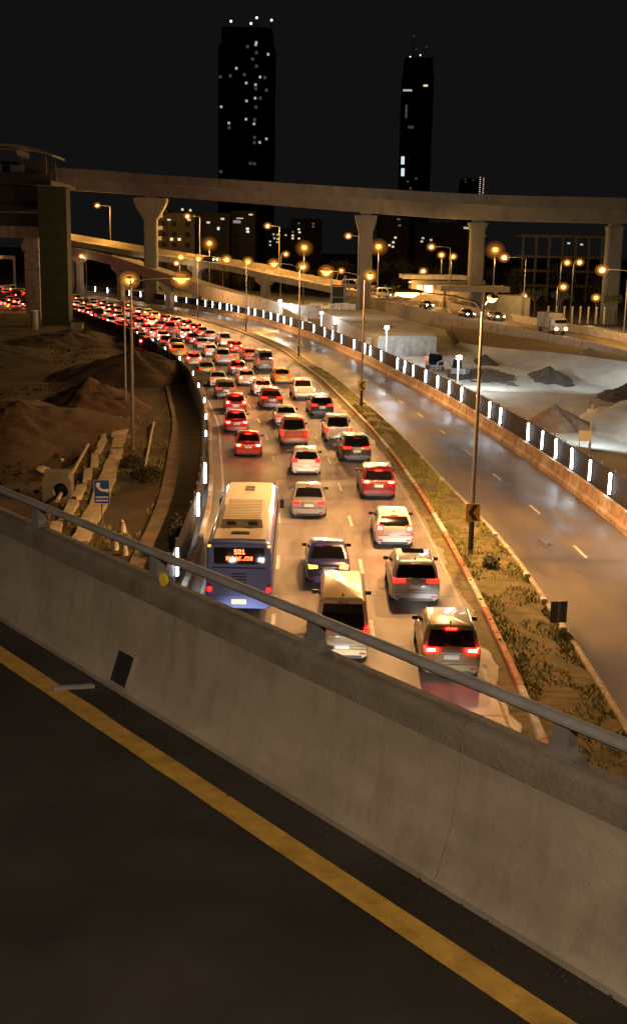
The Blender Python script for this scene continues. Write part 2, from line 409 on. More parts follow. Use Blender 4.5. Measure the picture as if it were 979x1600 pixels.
# grass of the median (uncountable)
mb = MB()
for k in range(26000):
    s = random.uniform(-20, 95); a, b = ML(s), MR(s)
    o = random.uniform(a + 0.15, b - 0.12)
    if noise.noise(Vector((o * 0.9, s * 0.5, 3))) < -0.12: continue
    p = arc(o, s, 0.13)
    hgt = random.uniform(0.05, 0.20); an = random.uniform(0, 6.28); l = random.uniform(-.12, .12); l2 = random.uniform(-.12, .12)
    dx, dy = 0.04 * math.cos(an), 0.04 * math.sin(an)
    mb.add([(p.x - dx, p.y - dy, p.z), (p.x + dx, p.y + dy, p.z), (p.x + l, p.y + l2, p.z + hgt)], [(0, 1, 2)])
tag(mb.build('median_grass', 'grass'), 'dry short grass growing along the kerbed median strip', 'grass', kind='stuff')
mb = MB()
for k in range(9000):
    s = random.uniform(6, 60); o = LF(s) - random.uniform(2.4, 7.5)
    if noise.noise(Vector((o * 0.35, s * 0.25, 9))) < 0.02: continue
    p = arc(o, s, -0.1)
    hgt = random.uniform(0.1, 0.3); an = random.uniform(0, 6.28); l = random.uniform(-.15, .15); l2 = random.uniform(-.15, .15)
    dx, dy = 0.03 * math.cos(an), 0.03 * math.sin(an)
    mb.add([(p.x - dx, p.y - dy, p.z), (p.x + dx, p.y + dy, p.z), (p.x + l, p.y + l2, p.z + hgt)], [(0, 1, 2)])
tag(mb.build('verge_grass', 'grass'), 'patchy grass on the verge left of the motorway', 'grass', kind='stuff')

# ------------------------------------------------------------------ right-hand concrete barrier, hoarding and its tube lights
bar = thing('concrete_barrier', 'long orange-brown precast barrier along the right edge of the frontage road', 'barrier', arc(9, 20))
inv = Matrix.Translation(-arc(9, 20))
def rel(mb, org): mb.v = [tuple(Vector(v) - org) for v in mb.v]; return mb
bo = arc(9, 20)
s = -10.0; i = 0
while s < 330:
    ln = 2.0 if s < 90 else 6.0
    mbx = sweep([(lambda q: BR(q) - 0.28, -0.05), (lambda q: BR(q) + 0.22, -0.05), (lambda q: BR(q) + 0.08, 0.95), (lambda q: BR(q) - 0.08, 0.95), (lambda q: BR(q) - 0.14, 0.36), (lambda q: BR(q) - 0.28, 0.22)], s, s + ln - 0.05, ln)
    rel(mbx, bo).build('barrier_block', 'barrier' if (i * 7) % 3 else 'barrier_pale', bar)
    s += ln; i += 1
hoard = thing('site_hoarding', 'dark sheet hoarding standing behind the right-hand barrier', 'fence', bo)
s = -10.0
while s < 330:
    ln = 2.4 if s < 100 else 7.2
    rel(sweep([(lambda q: BR(q) + 0.26, 0.1), (lambda q: BR(q) + 0.31, 0.1), (lambda q: BR(q) + 0.31, 2.2), (lambda q: BR(q) + 0.26, 2.2)], s, s + ln - 0.03, ln), bo).build('fence_panel', 'hoarding', hoard)
    if s < 150:
        MB().box(-.04, .04, -.04, .04, 0, 2.32).build('fence_post', 'steel', hoard, loc=arc(BR(s) + 0.38, s, 0) - bo)
    s += ln
tubes = [13.8, 17.4, 21.1, 24.8, 28.4, 31.8, 34.9, 38.3, 45.8, 49.1, 53.2, 58.5, 63, 67.4, 72.2, 77.4, 81.2, 84.5, 93.3, 99.8, 103.0, 109, 117.2, 123.9, 130, 137.9, 145.1,
         152.8, 157.8, 162.9, 168.4, 174.1, 180.2, 184.4, 191, 195.6, 198.5, 203.3, 208.3, 213.1, 218.6, 226, 233, 240, 248, 257, 265, 273, 281, 290, 299]
tube_me = None
def tube_light(p, rz, label, group, short=1.0):
    global tube_me
    if tube_me is None:
        a = MB().box(-.06, .06, .02, .09, -.62, .62, .01).mesh('tube_housing'); a.materials.append(M['hoarding_dark'])
        ring = [(0.11 * math.cos(t), -0.10 * math.sin(t) + 0.02) for t in [math.pi * k / 8 for k in range(9)]]
        b = MB().loft([[(x, y, -.57) for x, y in ring], [(x, y, .57) for x, y in ring]]).mesh('tube', True); b.materials.append(M['tube'])
        tube_me = (a, b)
    t = thing('tube_light', label, 'light', p, rz, group)
    hb, tb_ = link('housing', tube_me[0], t), link('tube', tube_me[1], t)
    for ob in (hb, tb_): ob.scale = (1, 1, short * random.uniform(.92, 1.04))
    setm(tb_, 'tube_dim' if random.random() < .22 else 'tube'); t.rotation_euler = (R(random.uniform(-1.5, 1.5)), R(random.uniform(-2, 2)), rz)
    return t
for k, s in enumerate(tubes):
    tube_light(arc(BR(s) + 0.12, s, 1.62), head(s) - math.pi / 2 , 'white tube light on the right-hand hoarding, %s counted from the near right end' % ordinal(k), 'tube lights on the right-hand hoarding')

# left hoarding with lights: we look at its back beyond the bend
lo = arc(-12, 40)
lh = thing('left_hoarding', 'dark hoarding along the left edge of the motorway round the bend', 'fence', lo)
s = -16.0
while s < 300:
    ln = 2.4 if s < 130 else 6.0
    rel(sweep([(lambda q: LF(q) - 0.03, 0.02), (lambda q: LF(q) + 0.03, 0.02), (lambda q: LF(q) + 0.03, 1.62), (lambda q: LF(q) - 0.03, 1.62)], s, s + ln - 0.03, ln), lo).build('fence_panel', 'hoarding_dark', lh)
    if s < 130:
        MB().box(-.04, .04, -.04, .04, 0, 1.68).build('fence_post', 'steel', lh, loc=arc(LF(s) - 0.09, s, 0) - lo)
    s += ln
for k, s in enumerate([6.2, 16.9, 25.1, 36.5, 44.3, 53.6, 63.7, 73.9, 89, 101, 114, 127, 141, 155, 169]):
    tube_light(arc(LF(s) + 0.11, s, 1.16 if s < 30 else 1.60), head(s) + math.pi / 2, 'white tube light on the left hoarding, %s counted from the near end' % ordinal(k), 'tube lights on the left hoarding', 1.0 if s < 30 else .30)

# ------------------------------------------------------------------ flyover the photograph is taken from
FD = Vector((0.617, -0.787, 0)); FN = Vector((0.787, 0.617, 0))
def fly(t, D, z): return FD * t + FN * D + Vector((0, 0, z))
def flysweep(prof, t0, t1):
    return MB().loft([[fly(t0, D, z) for D, z in prof], [fly(t1, D, z) for D, z in prof]])
deck = flysweep([(-7.5, 10.0), (3.72, 10.0), (3.72, 9.2), (-7.5, 9.2)], -45, 30).build('flyover_road', 'asphalt'); struct(deck)
mb = MB(); n = 120; rs = []
for i in range(n + 1):
    t = -30 + 40 * i / n
    rs.append([fly(t, 3.285 + 0.006 * noise.noise(Vector((t * 2.2, 0, 0))), 10.005), fly(t, 3.435 + 0.014 * noise.noise(Vector((t * 2.6, 4, 0))), 10.005)])
mb.loft(rs, cap=False, closed=False).build('edge_line', 'paint_yellow', deck)
po = fly(-6, 3.7, 10)
par = thing('bridge_parapet', 'grey concrete parapet with a steel hand rail, in the foreground', 'parapet', po)
prof = [(3.69, 9.9), (3.69, 10.035), (3.715, 10.05), (3.75, 10.14), (3.79, 10.26), (3.815, 10.36), (3.838, 10.66), (4.02, 10.66), (4.02, 9.2), (3.73, 9.2), (3.73, 9.9)]
cprof = [(3.836, 10.663), (3.845, 10.76), (3.852, 10.785), (3.87, 10.803), (3.90, 10.81), (3.985, 10.81), (4.022, 10.785), (4.022, 10.663)]
tt = [-45, -30, -20, -13.3, -10.9, -8.5, -6.1, -3.72, -1.35, 1.0, 3.4, 8, 16, 30]
for a, b in zip(tt, tt[1:]):
    rel(flysweep(prof, a + .0025, b - .0025), po).build('wall_panel', 'parapet', par, True)
    rel(flysweep(cprof, a + .0025, b - .0025), po).build('coping', 'parapet_coping', par, True)
rr = [(3.957 + 0.045 * math.cos(a), 10.972 + 0.026 * math.sin(a)) for a in [2 * math.pi * k / 12 + math.pi / 12 for k in range(12)]]
rel(flysweep(rr, -45, 30), po).build('hand_rail', 'rail_steel', par, smooth=True)
for t in [-15.8, -14, -12.2, -10.4, -8.6, -6.75, -5.0, -3.2, -1.4, 0.4, 2.2]:
    q = MB()
    q.loft([[fly(t + a, D, z) for a, D in ((-.10, 3.90), (.10, 3.90), (.10, 4.005), (-.10, 4.005))] for z in (10.811, 10.825)])
    q.loft([[fly(t + a * f, 3.957 + D, z) for a, D in ((-.055, -.03), (.055, -.03), (.055, .03), (-.055, .03))] for z, f in ((10.825, 1.2), (10.86, 0.9), (10.95, 0.9))])
    rel(q, po).build('rail_post', 'steel', par)
q = MB(); q.loft([[fly(-6.55 + a, 3.88, z) for a, z in [(0.045 * math.cos(x), 10.845 + 0.045 * math.sin(x)) for x in [6.283 * k / 12 for k in range(12)]]],
                  [fly(-6.55 + a, 3.90, z) for a, z in [(0.045 * math.cos(x), 10.845 + 0.045 * math.sin(x)) for x in [6.283 * k / 12 for k in range(12)]]]])
rel(q, po).build('reflector', 'reflector_yellow', par)
# drain scupper: its shaded opening painted as a flat black panel in a thin steel frame, lying in the sloped foot of the parapet
def slope(u, out): return 3.708 + .080 * u - out * .93, 10.045 + .215 * u + out * .36       # (D, z) up the wall slope
def onwall(a0, a1, u0, u1, o0, o1):
    rr_ = []
    for o_ in (o0, o1):
        (D0, z0), (D1, z1) = slope(u0, o_), slope(u1, o_); rr_.append([fly(-6.86 + a0, D0, z0), fly(-6.86 + a1, D0, z0), fly(-6.86 + a1, D1, z1), fly(-6.86 + a0, D1, z1)])
    return MB().loft(rr_)
for a0, a1, u0, u1 in ((-.13, -.112, 0, 1.06), (.112, .13, 0, 1.06), (-.112, .112, 1.0, 1.06), (-.112, .112, 0, .05)):
    rel(onwall(a0, a1, u0, u1, -.02, .022), po).build('scupper_frame', 'concrete', par)
rel(onwall(-.112, .112, .05, 1.0, -.02, .010), po).build('scupper_shade', 'black_paint', par)
q = MB().loft([[fly(-7.16, 3.35, 10.006), fly(-7.12, 3.35, 10.006), fly(-7.0, 3.60, 10.006), fly(-7.04, 3.60, 10.006)], [fly(-7.16, 3.35, 10.03), fly(-7.12, 3.35, 10.03), fly(-7.0, 3.60, 10.03), fly(-7.04, 3.60, 10.03)]])
tag(q.build('metal_strip', 'rail_steel'), 'short pale metal strip lying on the shoulder beside the drain opening', 'strip')
mb = MB(); rg_ = random.Random(9)
for k in range(420):
    t_ = rg_.uniform(-12, 1); D_ = 3.69 - abs(rg_.gauss(0, .10)); r_ = rg_.uniform(.003, .011); p = fly(t_, D_, 10.0 + r_ * .5)
    mb.blob(p, (r_, r_, r_ * .8), k, 5, 3, .4)
tag(mb.build('road_grit', 'dark_soil'), 'fine grit gathered along the foot of the parapet', 'grit', kind='stuff')
# the flyover's own street lamp, standing on the far edge behind the viewer
def flyover_lamp(t, D, power, label):
    p = fly(t, D, 10)
    L_ = thing('flyover_lamp', label, 'street lamp', p, math.atan2(FN.y, FN.x))
    MB().tube([(0, 0, 0), (0, 0, 4), (0, 0, 6.8)], [.11, .09, .06]).build('pole', 'pole_paint', L_, True)
    MB().tube([(0, 0, 6.8), (0.5, 0, 7.15), (1.9, 0, 7.3)], [.05, .045, .04]).build('arm', 'pole_paint', L_, True)
    MB().box(1.7, 2.5, -.16, .16, 7.28, 7.40, .03).build('lamp_head', 'steel', L_)
    MB().box(1.8, 2.4, -.12, .12, 7.245, 7.278).build('lens', 'pale_lens', L_)
    lamp('lamp_light', 'POINT', L_, (2.1, 0, 7.1), power, (1.0, 0.74, 0.48), 0.25)
flyover_lamp(1.6, -5.0, 2900, 'street lamp on the flyover behind the viewer')

# ------------------------------------------------------------------ street lamps
def lamp_head(parent, p, d, lens='sodium_lens', size=1.0, power=0, col=(1, .58, .2), ball=0.0):
    """luminaire at p whose length points along the horizontal direction d"""
    an = math.atan2(d[1], d[0]); c, s_ = math.cos(an), math.sin(an)
    def tr(mb): mb.v = [(p[0] + (x * c - y * s_) * size, p[1] + (x * s_ + y * c) * size, p[2] + z * size) for x, y, z in mb.v]; return mb
    rings = []
    for x, wv, h in ((-.05, .06, .05), (.1, .11, .09), (.45, .17, .12), (.75, .15, .10), (.86, .08, .05)):
        rings.append([(x, -wv, 0), (x, wv, 0), (x, wv * .8, h * .7), (x, 0, h), (x, -wv * .8, h * .7)])
    tr(MB().loft(rings)).build('lamp_head', 'steel', parent, True)
    rings = []
    for x, wv, h in ((.08, .06, .03), (.25, .13, .11), (.55, .13, .11), (.74, .06, .03)):
        rings.append([(x, -wv, -.002), (x, -wv * .7, -h * .8), (x, 0, -h), (x, wv * .7, -h * .8), (x, wv, -.002)])
    tr(MB().loft(rings)).build('lens', lens, parent, True)
    if ball:
        c3 = (p[0] + .42 * c * size, p[1] + .42 * s_ * size, p[2] - .12)
        MB().blob(c3, (ball, ball, ball * .85), 0, 12, 8, 0).build('bulb', lens, parent, True); MB().blob(c3, (ball * 1.7, ball * 1.7, ball * 1.45), 0, 14, 8, 0).build('halo', 'halo_orange', parent, True); MB().blob(c3, (ball * 2.5, ball * 2.5, ball * 2.1), 0, 14, 8, 0).build('outer_halo', 'halo_amber', parent, True)  # large bulb and two glowing shells stand in for lamp bloom
    if power:
        lamp('lamp_light', 'POINT', parent, (p[0] + .4 * c * size, p[1] + .4 * s_ * size, p[2] - .28 * size - ball * 2.3), power, col, 0.12)
def street_lamp(pos, rz, label, arms, h=10.6, power=3000, lens='sodium_lens', col=(1, .50, .17), group=None, size=1.0, r=0.10, bands=True, ball=0.0):
    L_ = thing('street_lamp', label, 'street lamp', pos, rz, group)
    MB().tube([(0, 0, 0), (0, 0, 1.0), (0, 0, h * .6), (0, 0, h)], [r * 1.15, r, r * .8, r * .55], 10).build('pole', 'pole_paint', L_, True)
    MB().box(-.22, .22, -.22, .22, 0, .04).build('base_plate', 'steel', L_)
    if bands:
        MB().tube([(0, 0, .25), (0, 0, 1.5)], [r * 1.22, r * 1.16], 10).build('black_band', 'black_paint', L_, True)
    for (dx, dy, ln, rise) in arms:
        MB().tube([(0, 0, h - .12), (dx * ln * .12, dy * ln * .12, h + rise * .45), (dx * ln * .45, dy * ln * .45, h + rise * .8), (dx * ln, dy * ln, h + rise)], [.05, .045, .04, .035]).build('arm', 'black_plastic' if bands else 'pole_paint', L_, True)
        lamp_head(L_, (dx * ln, dy * ln, h + rise), (dx, dy), lens, size, power, col, ball)
    return L_
names = ['nearest median lamp post with two arms, beside the yellow chevron sign', 'second median lamp post from the camera, with two arms', 'third median lamp post from the camera, with two arms',
         'fourth median lamp post from the camera, with two arms', 'fifth median lamp post, far off near the broad viaduct pier']
for k, s in enumerate([12.2, 60.9, 107, 151, 187]):
    o = (ML(s) + MR(s)) / 2 if k else 0.62
    street_lamp(arc(o, s, 0.1), head(s), names[k], [(-0.97, .05, 2.6, .62), (0.28, .96, 2.6, .35)], power=7400 if k else 10500, group='lamp posts on the median', size=1.5, ball=(.24 + .05 * k) if k else 0)
street_lamp(arc(-16.9, 40.3, -.1), head(40), 'tall pale lamp post on the left verge beyond the broken concrete path', [(0.98, .05, 2.6, .45), (-.1, .99, 2.2, .3)], h=10.7, power=300, bands=False, r=.13, size=1.6, ball=.28)
street_lamp(arc(-17.2, -14, -.1), head(-14), 'lamp post on the left verge under the flyover, outside the picture', [(0.98, .05, 2.6, .45)], h=10.7, power=1500, bands=False, r=.13, size=1.4)
q = thing('plain_post', 'thin dark post standing behind the tall left lamp post', 'post', arc(-18.6, 60, -.1))
MB().tube([(0, 0, 0), (0, 0, 9.0)], [.09, .06]).build('pole', 'steel', q, True); MB().box(-.3, .3, -.12, .12, 8.98, 9.08).build('cap', 'steel', q)

# chevron boards on the median lamp posts
def chevron(pos, rz, label, w_=0.62, h_=0.80):
    t = thing('chevron_sign', label, 'sign', pos, rz, 'chevron boards on the median')
    MB().box(-w_ / 2, w_ / 2, 0, .03, -h_ / 2, h_ / 2).build('board', 'sign_yellow', t)
    MB().plate([(-.21, 0), (.02, .35), (.24, .35), (.01, 0), (.24, -.35), (.02, -.35)], -.012, -.002).build('chevron', 'black_paint', t)
    MB().box(-.05, .05, .031, .10, -.3, .3).build('bracket', 'steel', t)
for k, s in enumerate([12.2, 60.9, 107, 151]):
    o = (ML(s) + MR(s)) / 2 if k else 0.62
    chevron(arc(o, s - 0.16, 2.02), head(s), ['yellow board with a black left chevron on the nearest median lamp post', 'chevron board on the second median lamp post', 'chevron board on the third median lamp post', 'small chevron board on the fourth median lamp post'][k])
t = thing('blue_sign', 'small blue sign on a short post on the right kerb of the median', 'sign', arc(2.2, 1.6, 0.1), R(8))
MB().tube([(0, 0, 0), (0, 0, 1.0)], .03).build('post', 'steel', t); MB().box(-.30, .30, -.035, -.01, .35, 1.12).build('board', 'sign_back', t)
MB().box(-.05, .05, -.055, -.036, .35, 1.12).build('strap', 'steel', t)

def leafy(name, label, cat, loc, rad, n, leafm, size=0.12, stem=True, group=None, seed=1):
    rnd = random.Random(seed)
    t = thing(name, label, cat, loc, 0, group)
    if stem:
        q = MB()
        for k in range(5):
            a = rnd.uniform(0, 6.28); q.tube([(0, 0, 0), (rad[0] * .3 * math.cos(a), rad[1] * .3 * math.sin(a), rad[2] * .6), (rad[0] * .7 * math.cos(a), rad[1] * .7 * math.sin(a), rad[2] * 1.4)], [.04, .03, .012], 5)
        q.build('stem', 'bark', t)
    q = MB()
    for k in range(n):
        v = Vector((rnd.gauss(0, 1), rnd.gauss(0, 1), rnd.gauss(0, 1))).normalized() * rnd.uniform(.45, 1.0) * (1 + .5 * noise.noise(Vector((rnd.random() * 4, seed, 0))))
        p = Vector((v.x * rad[0], v.y * rad[1], rad[2] * 1.05 + v.z * rad[2]))
        if p.z < 0.03: p.z = 0.03 + rnd.random() * .1
        a = Vector((rnd.gauss(0, 1), rnd.gauss(0, 1), rnd.gauss(0, .6))).normalized(); b = a.orthogonal().normalized()
        l = size * rnd.uniform(.6, 1.4)
        q.add([p - a * l, p + b * l * .35, p + a * l, p - b * l * .35], [(0, 1, 2, 3)])
    q.build('foliage', leafm, t)
    return t
leafy('low_shrub', 'small green shrub on the median beside the chevron lamp post', 'shrub', arc(1.1, 9.8, .12), (.4, .4, .3), 260, 'leaf', .10, seed=3)
leafy('dark_shrub', 'dark tall shrub against the left hoarding beside the bus', 'shrub', arc(-12.15, 11.8, 0), (.30, .9, .85), 800, 'leaf_dark', .13, seed=4)
leafy('verge_shrub', 'dark spreading shrub on the left verge by the thin white stick', 'shrub', arc(-15.2, 29.0, -.1), (1.0, .8, .45), 900, 'leaf_dark', .13, seed=5)
leafy('verge_shrub', 'small dark shrub at the foot of the tall left lamp post', 'shrub', arc(-16.4, 33.0, -.1), (.7, .8, .4), 600, 'leaf_dark', .13, seed=6)

# ------------------------------------------------------------------ left verge: sign, path slabs, culvert box, sticks, mounds
t = thing('telephone_sign', 'blue emergency telephone sign on a post in front of the broken path', 'sign', arc(-16.0, 16.4, -.1), R(6))
MB().tube([(0, .03, 0), (0, .03, 2.55)], .035).build('post', 'steel', t)
MB().box(-.36, .36, -.02, 0, 1.35, 2.48).build('board', 'sign_blue', t)
q = MB(); q.box(-.355, .355, -.026, -.021, 2.465, 2.48); q.box(-.355, .355, -.026, -.021, 1.35, 1.365); q.box(-.36, -.345, -.026, -.021, 1.35, 2.48); q.box(.345, .36, -.026, -.021, 1.35, 2.48)
q.build('border', 'sign_white', t)
hs = []
for k in range(13):      # handset: thick arc with two ends
    a = R(200 + 90 * k / 12); hs.append((.02 + .34 * math.cos(a) + .08, 2.27 + .34 * math.sin(a)))
inner = [(.02 + .23 * math.cos(R(290 - 90 * k / 12)) + .08, 2.27 + .23 * math.sin(R(290 - 90 * k / 12))) for k in range(13)]
q = MB(); q.plate(hs + inner, -.030, -.022)
q.plate([(-.26, 2.13), (-.10, 2.19), (-.06, 2.33), (-.20, 2.36), (-.27, 2.28)], -.030, -.0225); q.plate([(.16, 1.93), (.22, 2.05), (.32, 2.06), (.33, 1.95), (.25, 1.88)], -.030, -.0225)
q.build('handset_symbol', 'sign_white', t)
for z in (1.66, 1.50):
    q = MB(); x = -.28
    rnd = random.Random(int(z * 100))
    while x < .26:
        l = rnd.uniform(.04, .10); q.box(x, min(.28, x + l), -.030, -.022, z - .035, z + .035); x += l + .02
    q.build('text_line', 'sign_white', t)
rnd = random.Random(7)
def slab(k, o, s, a, b, rz, label, m='slab_pale', z=0.0):
    q = MB(); n = 7
    pts = [(a * .5 * (1 + .18 * rnd.uniform(-1, 1)) * sx, b * .5 * (1 + .12 * rnd.uniform(-1, 1)) * sy) for sx, sy in ((-1, -1), (0, -1), (1, -1), (1, 0), (1, 1), (0, 1), (-1, 1), (-1, 0))]
    q.prism(pts, 0, .22)
    ob = q.build('path_slab', m); ob.location = arc(o, s, -.10 + z); ob.rotation_euler = (rnd.uniform(-.06, .06), rnd.uniform(-.06, .06), head(s) + rz)
    tag(ob, label, 'slab', 'broken concrete path slabs')
for k in range(9):
    f = k / 8; slab(k, -16.5 - 1.75 * f, 11 + 36 * f, .85, 3.7, .05 + rnd.uniform(-.05, .05), 'pale concrete slab, %s from the near end of the right path row' % ordinal(k))
for k in range(8):
    f = k / 7; slab(k, -17.95 - 1.5 * f, 15 + 35 * f, .5 - .12 * f, 3.9, .05 + rnd.uniform(-.06, .06), 'broken pale concrete slab, %s from the near end of the left path row' % ordinal(k), z=.05)
t = thing('culvert_box', 'concrete culvert box with a round pipe hole among the dirt', 'culvert', arc(-19.2, 22.6, -.2), R(4))
q = MB(); n = 20; ox, oz, rd = 0.25, 0.95, .46
outer = []
for k in range(n):
    a = 2 * math.pi * k / n; c_, s_ = math.cos(a), math.sin(a); m_ = max(abs(c_) / .85, abs(s_) / .95); outer.append((c_ / m_, .95 + s_ / m_))
hole = [(ox + rd * math.cos(2 * math.pi * k / n), oz + rd * math.sin(2 * math.pi * k / n)) for k in range(n)]
vs_ = [(x, 0, z) for x, z in outer] + [(x, 0, z) for x, z in hole] + [(x, 1.6, z) for x, z in hole] + [(x, 1.6, z) for x, z in outer]
fs_ = []
for k in range(n):
    j = (k + 1) % n
    fs_ += [(k, j, n + j, n + k), (n + k, n + j, 2 * n + j, 2 * n + k), (k, 3 * n + k, 3 * n + j, j)]
fs_.append(tuple(range(2 * n, 3 * n)))
q.add(vs_, fs_).build('box', 'concrete_dark', t); t.scale = (.85, .85, .85)
MB().loft([[(ox + r_ * math.cos(2 * math.pi * k / n), y, oz + r_ * math.sin(2 * math.pi * k / n)) for k in range(n)] for r_, y in ((.47, -.02), (.495, -.02), (.495, .0), (.47, 0.0), (.47, -.02))], cap=False).build('pipe_ring', 'concrete', t)
MB().box(-.8, .8, .2, 1.5, 1.902, 2.02).build('cover', 'concrete_dark', t)
def stick(a, b, r_, label, m='steel'):
    q = MB().tube([(0, 0, 0), tuple(Vector(b) - Vector(a))], r_, 6)
    ob = q.build('pole', m); ob.location = a; tag(ob, label, 'pole')
stick(arc(-18.9, 21.0, .4), arc(-19.6, 38.5, .5), .10, 'long pale pole lying over the ditch beside the culvert box', 'slab_pale')
stick(arc(-15.5, 31, .0), arc(-16.1, 52, .1), .07, 'thin white stick lying on the left verge near the shrub', 'kerb_white')
for k, (o, s, l) in enumerate([(-15.05, 16.2, 'white marker stone beside the telephone sign, farther of the three'), (-14.95, 12.9, 'white marker stone left of the bus, nearer and larger'), (-14.45, 12.1, 'white marker stone left of the bus, lowest of the three')]):
    t = thing('marker_stone', l, 'marker', arc(o, s, -.12), R(20 * k), 'white marker stones on the left verge')
    MB().loft([[(r_ * math.cos(2 * math.pi * j / 10), r_ * math.sin(2 * math.pi * j / 10), z) for j in range(10)] for z, r_ in ((0, .20), (.1, .19), (.42, .13), (.58, .09), (.66, .03))]).build('body', 'kerb_white', t, True)
    MB().loft([[(r_ * math.cos(2 * math.pi * j / 10), r_ * math.sin(2 * math.pi * j / 10), z) for j in range(10)] for z, r_ in ((.50, .118), (.56, .10))]).build('cap_band', 'brick_red', t, True)
for k in range(14):
    ob = MB().box(-.11, .11, -.06, .06, 0, .09).build('brick', 'brick_red'); ob.location = arc(-17.25 + rnd.uniform(-.7, .7), 37.5 + rnd.uniform(-1.5, 1.5), rnd.choice((-.02, .05))); ob.rotation_euler = (rnd.uniform(-.3, .3), rnd.uniform(-.3, .3), rnd.uniform(0, 3))
    tag(ob, 'loose red brick in the scattered heap by the left lamp post', 'brick', 'loose red bricks on the left verge')
def mound(label, pos, rx, ry, h, m, seed, name='dirt_mound'):
    q = MB(); n, k = 72, 26; rings = []
    for i in range(k + 1):
        f = i / k; ring = []
        for j in range(n):
            a = 2 * math.pi * j / n
            d = Vector((math.cos(a), math.sin(a), 0)); e = 1 + .28 * noise.noise(d * 1.3 + Vector((seed, 0, 0))) + .12 * noise.noise(d * 4 + Vector((seed, 3, 0)))
            x, y = d.x * rx * f * e, d.y * ry * f * e
            z = h * (1 - f) ** 1.05 * (1 + .25 * noise.noise(Vector((x * .7, y * .7, seed)))) + (.22 * noise.noise(Vector((x * 1.1, y * 1.1, seed))) + .15 * noise.noise(Vector((x * 2.6, y * 2.6, seed)))) * (1 - f * .5) - .35 * (f ** 6)
            ring.append((x, y, z))
        rings.append(ring)
    q.loft(rings, cap=False)
    ob = q.build(name, m, smooth=True); ob.location = pos; tag(ob, label, 'dirt mound', 'dirt mounds'); return ob
mound('tall dark dirt mound beyond the culvert on the left', (-18.5, 122, -.1), 9, 11, 2.6, 'earth', 2.0)
mound('broad brown dirt mound behind the culvert box', (-21.0, 82, -.1), 8, 16, 2.4, 'mud', 5.0)
mound('low brown dirt mound left of the broken path', (-18.5, 98, -.1), 5, 9, 2.2, 'mud', 8.3)
mound('flat dirt heap near the green shrouded pillar', (-34, 165, -.1), 9, 16, 1.6, 'earth', 11.1)
mound('dark soil heap at the far left', (-40, 140, -.1), 12, 16, 1.5, 'dark_soil', 14.1)
for k in range(16):
    p = arc(-21 + rnd.uniform(-3, 4), 32 + rnd.uniform(-8, 12), .25); r_ = rnd.uniform(.12, .4)
    ob = MB().blob((0, 0, 0), (r_, r_ * .8, r_ * .6), k, 8, 5, .5).build('rubble_stone', 'slab_pale' if k % 3 == 0 else 'mud'); ob.location = p
    tag(ob, 'rough rubble stone on the dirt behind the culvert box', 'stone', 'rubble stones on the left dirt')

# ------------------------------------------------------------------ vehicles (local frame: rear at y = 0, nose towards +y)
def rrect(hw, y0, y1, z, r=0.18, n=4):
    pts = []
    for cx, cy, a0 in ((hw - r, y1 - r, 0), (-hw + r, y1 - r, 90), (-hw + r, y0 + r, 180), (hw - r, y0 + r, 270)):
        for k in range(n + 1):
            a = R(a0 + 90 * k / n); pts.append((cx + r * math.cos(a), cy + r * math.sin(a), z))
    return pts
SPEC = {
 # L, W, zb, stations of the lower body (y, half-width factor, top z), cabin rings (z, y0, y1, hw factor), wheel radius
 'sedan': dict(L=4.55, W=1.78, zb=.20, st=[(0, .84, .88), (.08, .92, .95), (.5, .98, 1.0), (1.1, 1, .98), (2.3, 1, .95), (3.3, 1, .93), (3.9, .97, .84), (4.35, .88, .72), (4.55, .74, .62)],
               cab=[(.93, .62, 3.45, .90), (1.12, .95, 3.05, .86), (1.36, 1.42, 2.55, .74), (1.43, 1.55, 2.42, .64)], wr=.31, tl=(.34, .15, .76), plate=.72),
 'hatch': dict(L=4.15, W=1.76, zb=.22, st=[(0, .86, .90), (.06, .94, 1.0), (.4, 1, 1.02), (1.2, 1, 1.0), (2.2, 1, .97), (3.0, 1, .94), (3.55, .97, .86), (3.98, .88, .74), (4.15, .74, .64)],
               cab=[(.96, .10, 3.15, .92), (1.16, .28, 2.8, .88), (1.42, .58, 2.3, .76), (1.50, .72, 2.15, .66)], wr=.32, tl=(.26, .22, .84), plate=.66),
 'suv': dict(L=4.65, W=1.88, zb=.26, st=[(0, .86, 1.02), (.06, .95, 1.10), (.4, 1, 1.13), (1.2, 1, 1.10), (2.4, 1, 1.06), (3.3, 1, 1.02), (3.95, .98, .95), (4.45, .90, .82), (4.65, .76, .70)],
             cab=[(1.05, .10, 3.45, .91), (1.28, .26, 3.1, .88), (1.57, .50, 2.6, .78), (1.66, .62, 2.45, .68)], wr=.36, tl=(.42, .14, .96), plate=.82),
 'pickup': dict(L=5.25, W=1.86, zb=.34, st=[(0, .92, 1.06), (.05, .97, 1.10), (.5, 1, 1.10), (1.6, 1, 1.10), (2.6, 1, 1.08), (3.7, 1, 1.05), (4.5, .98, .98), (5.05, .9, .86), (5.25, .78, .74)],
                cab=[(1.05, 1.62, 4.15, .90), (1.3, 1.70, 3.8, .87), (1.68, 1.86, 3.25, .78), (1.76, 1.98, 3.1, .70)], wr=.38, tl=(.13, .34, .84), plate=.55),
 'van': dict(L=5.1, W=1.72, zb=.24, st=[(0, .92, 1.05), (.05, .97, 1.12), (.4, 1, 1.14), (1.6, 1, 1.14), (3.0, 1, 1.12), (4.2, 1, 1.08), (4.75, .95, .98), (5.0, .88, .82), (5.1, .8, .7)],
             cab=[(1.08, .03, 4.75, .96), (1.5, .10, 4.4, .93), (2.05, .26, 3.75, .84), (2.16, .40, 3.6, .72)], wr=.33, tl=(.13, .42, .86), plate=.62),
}
MESHES = {}
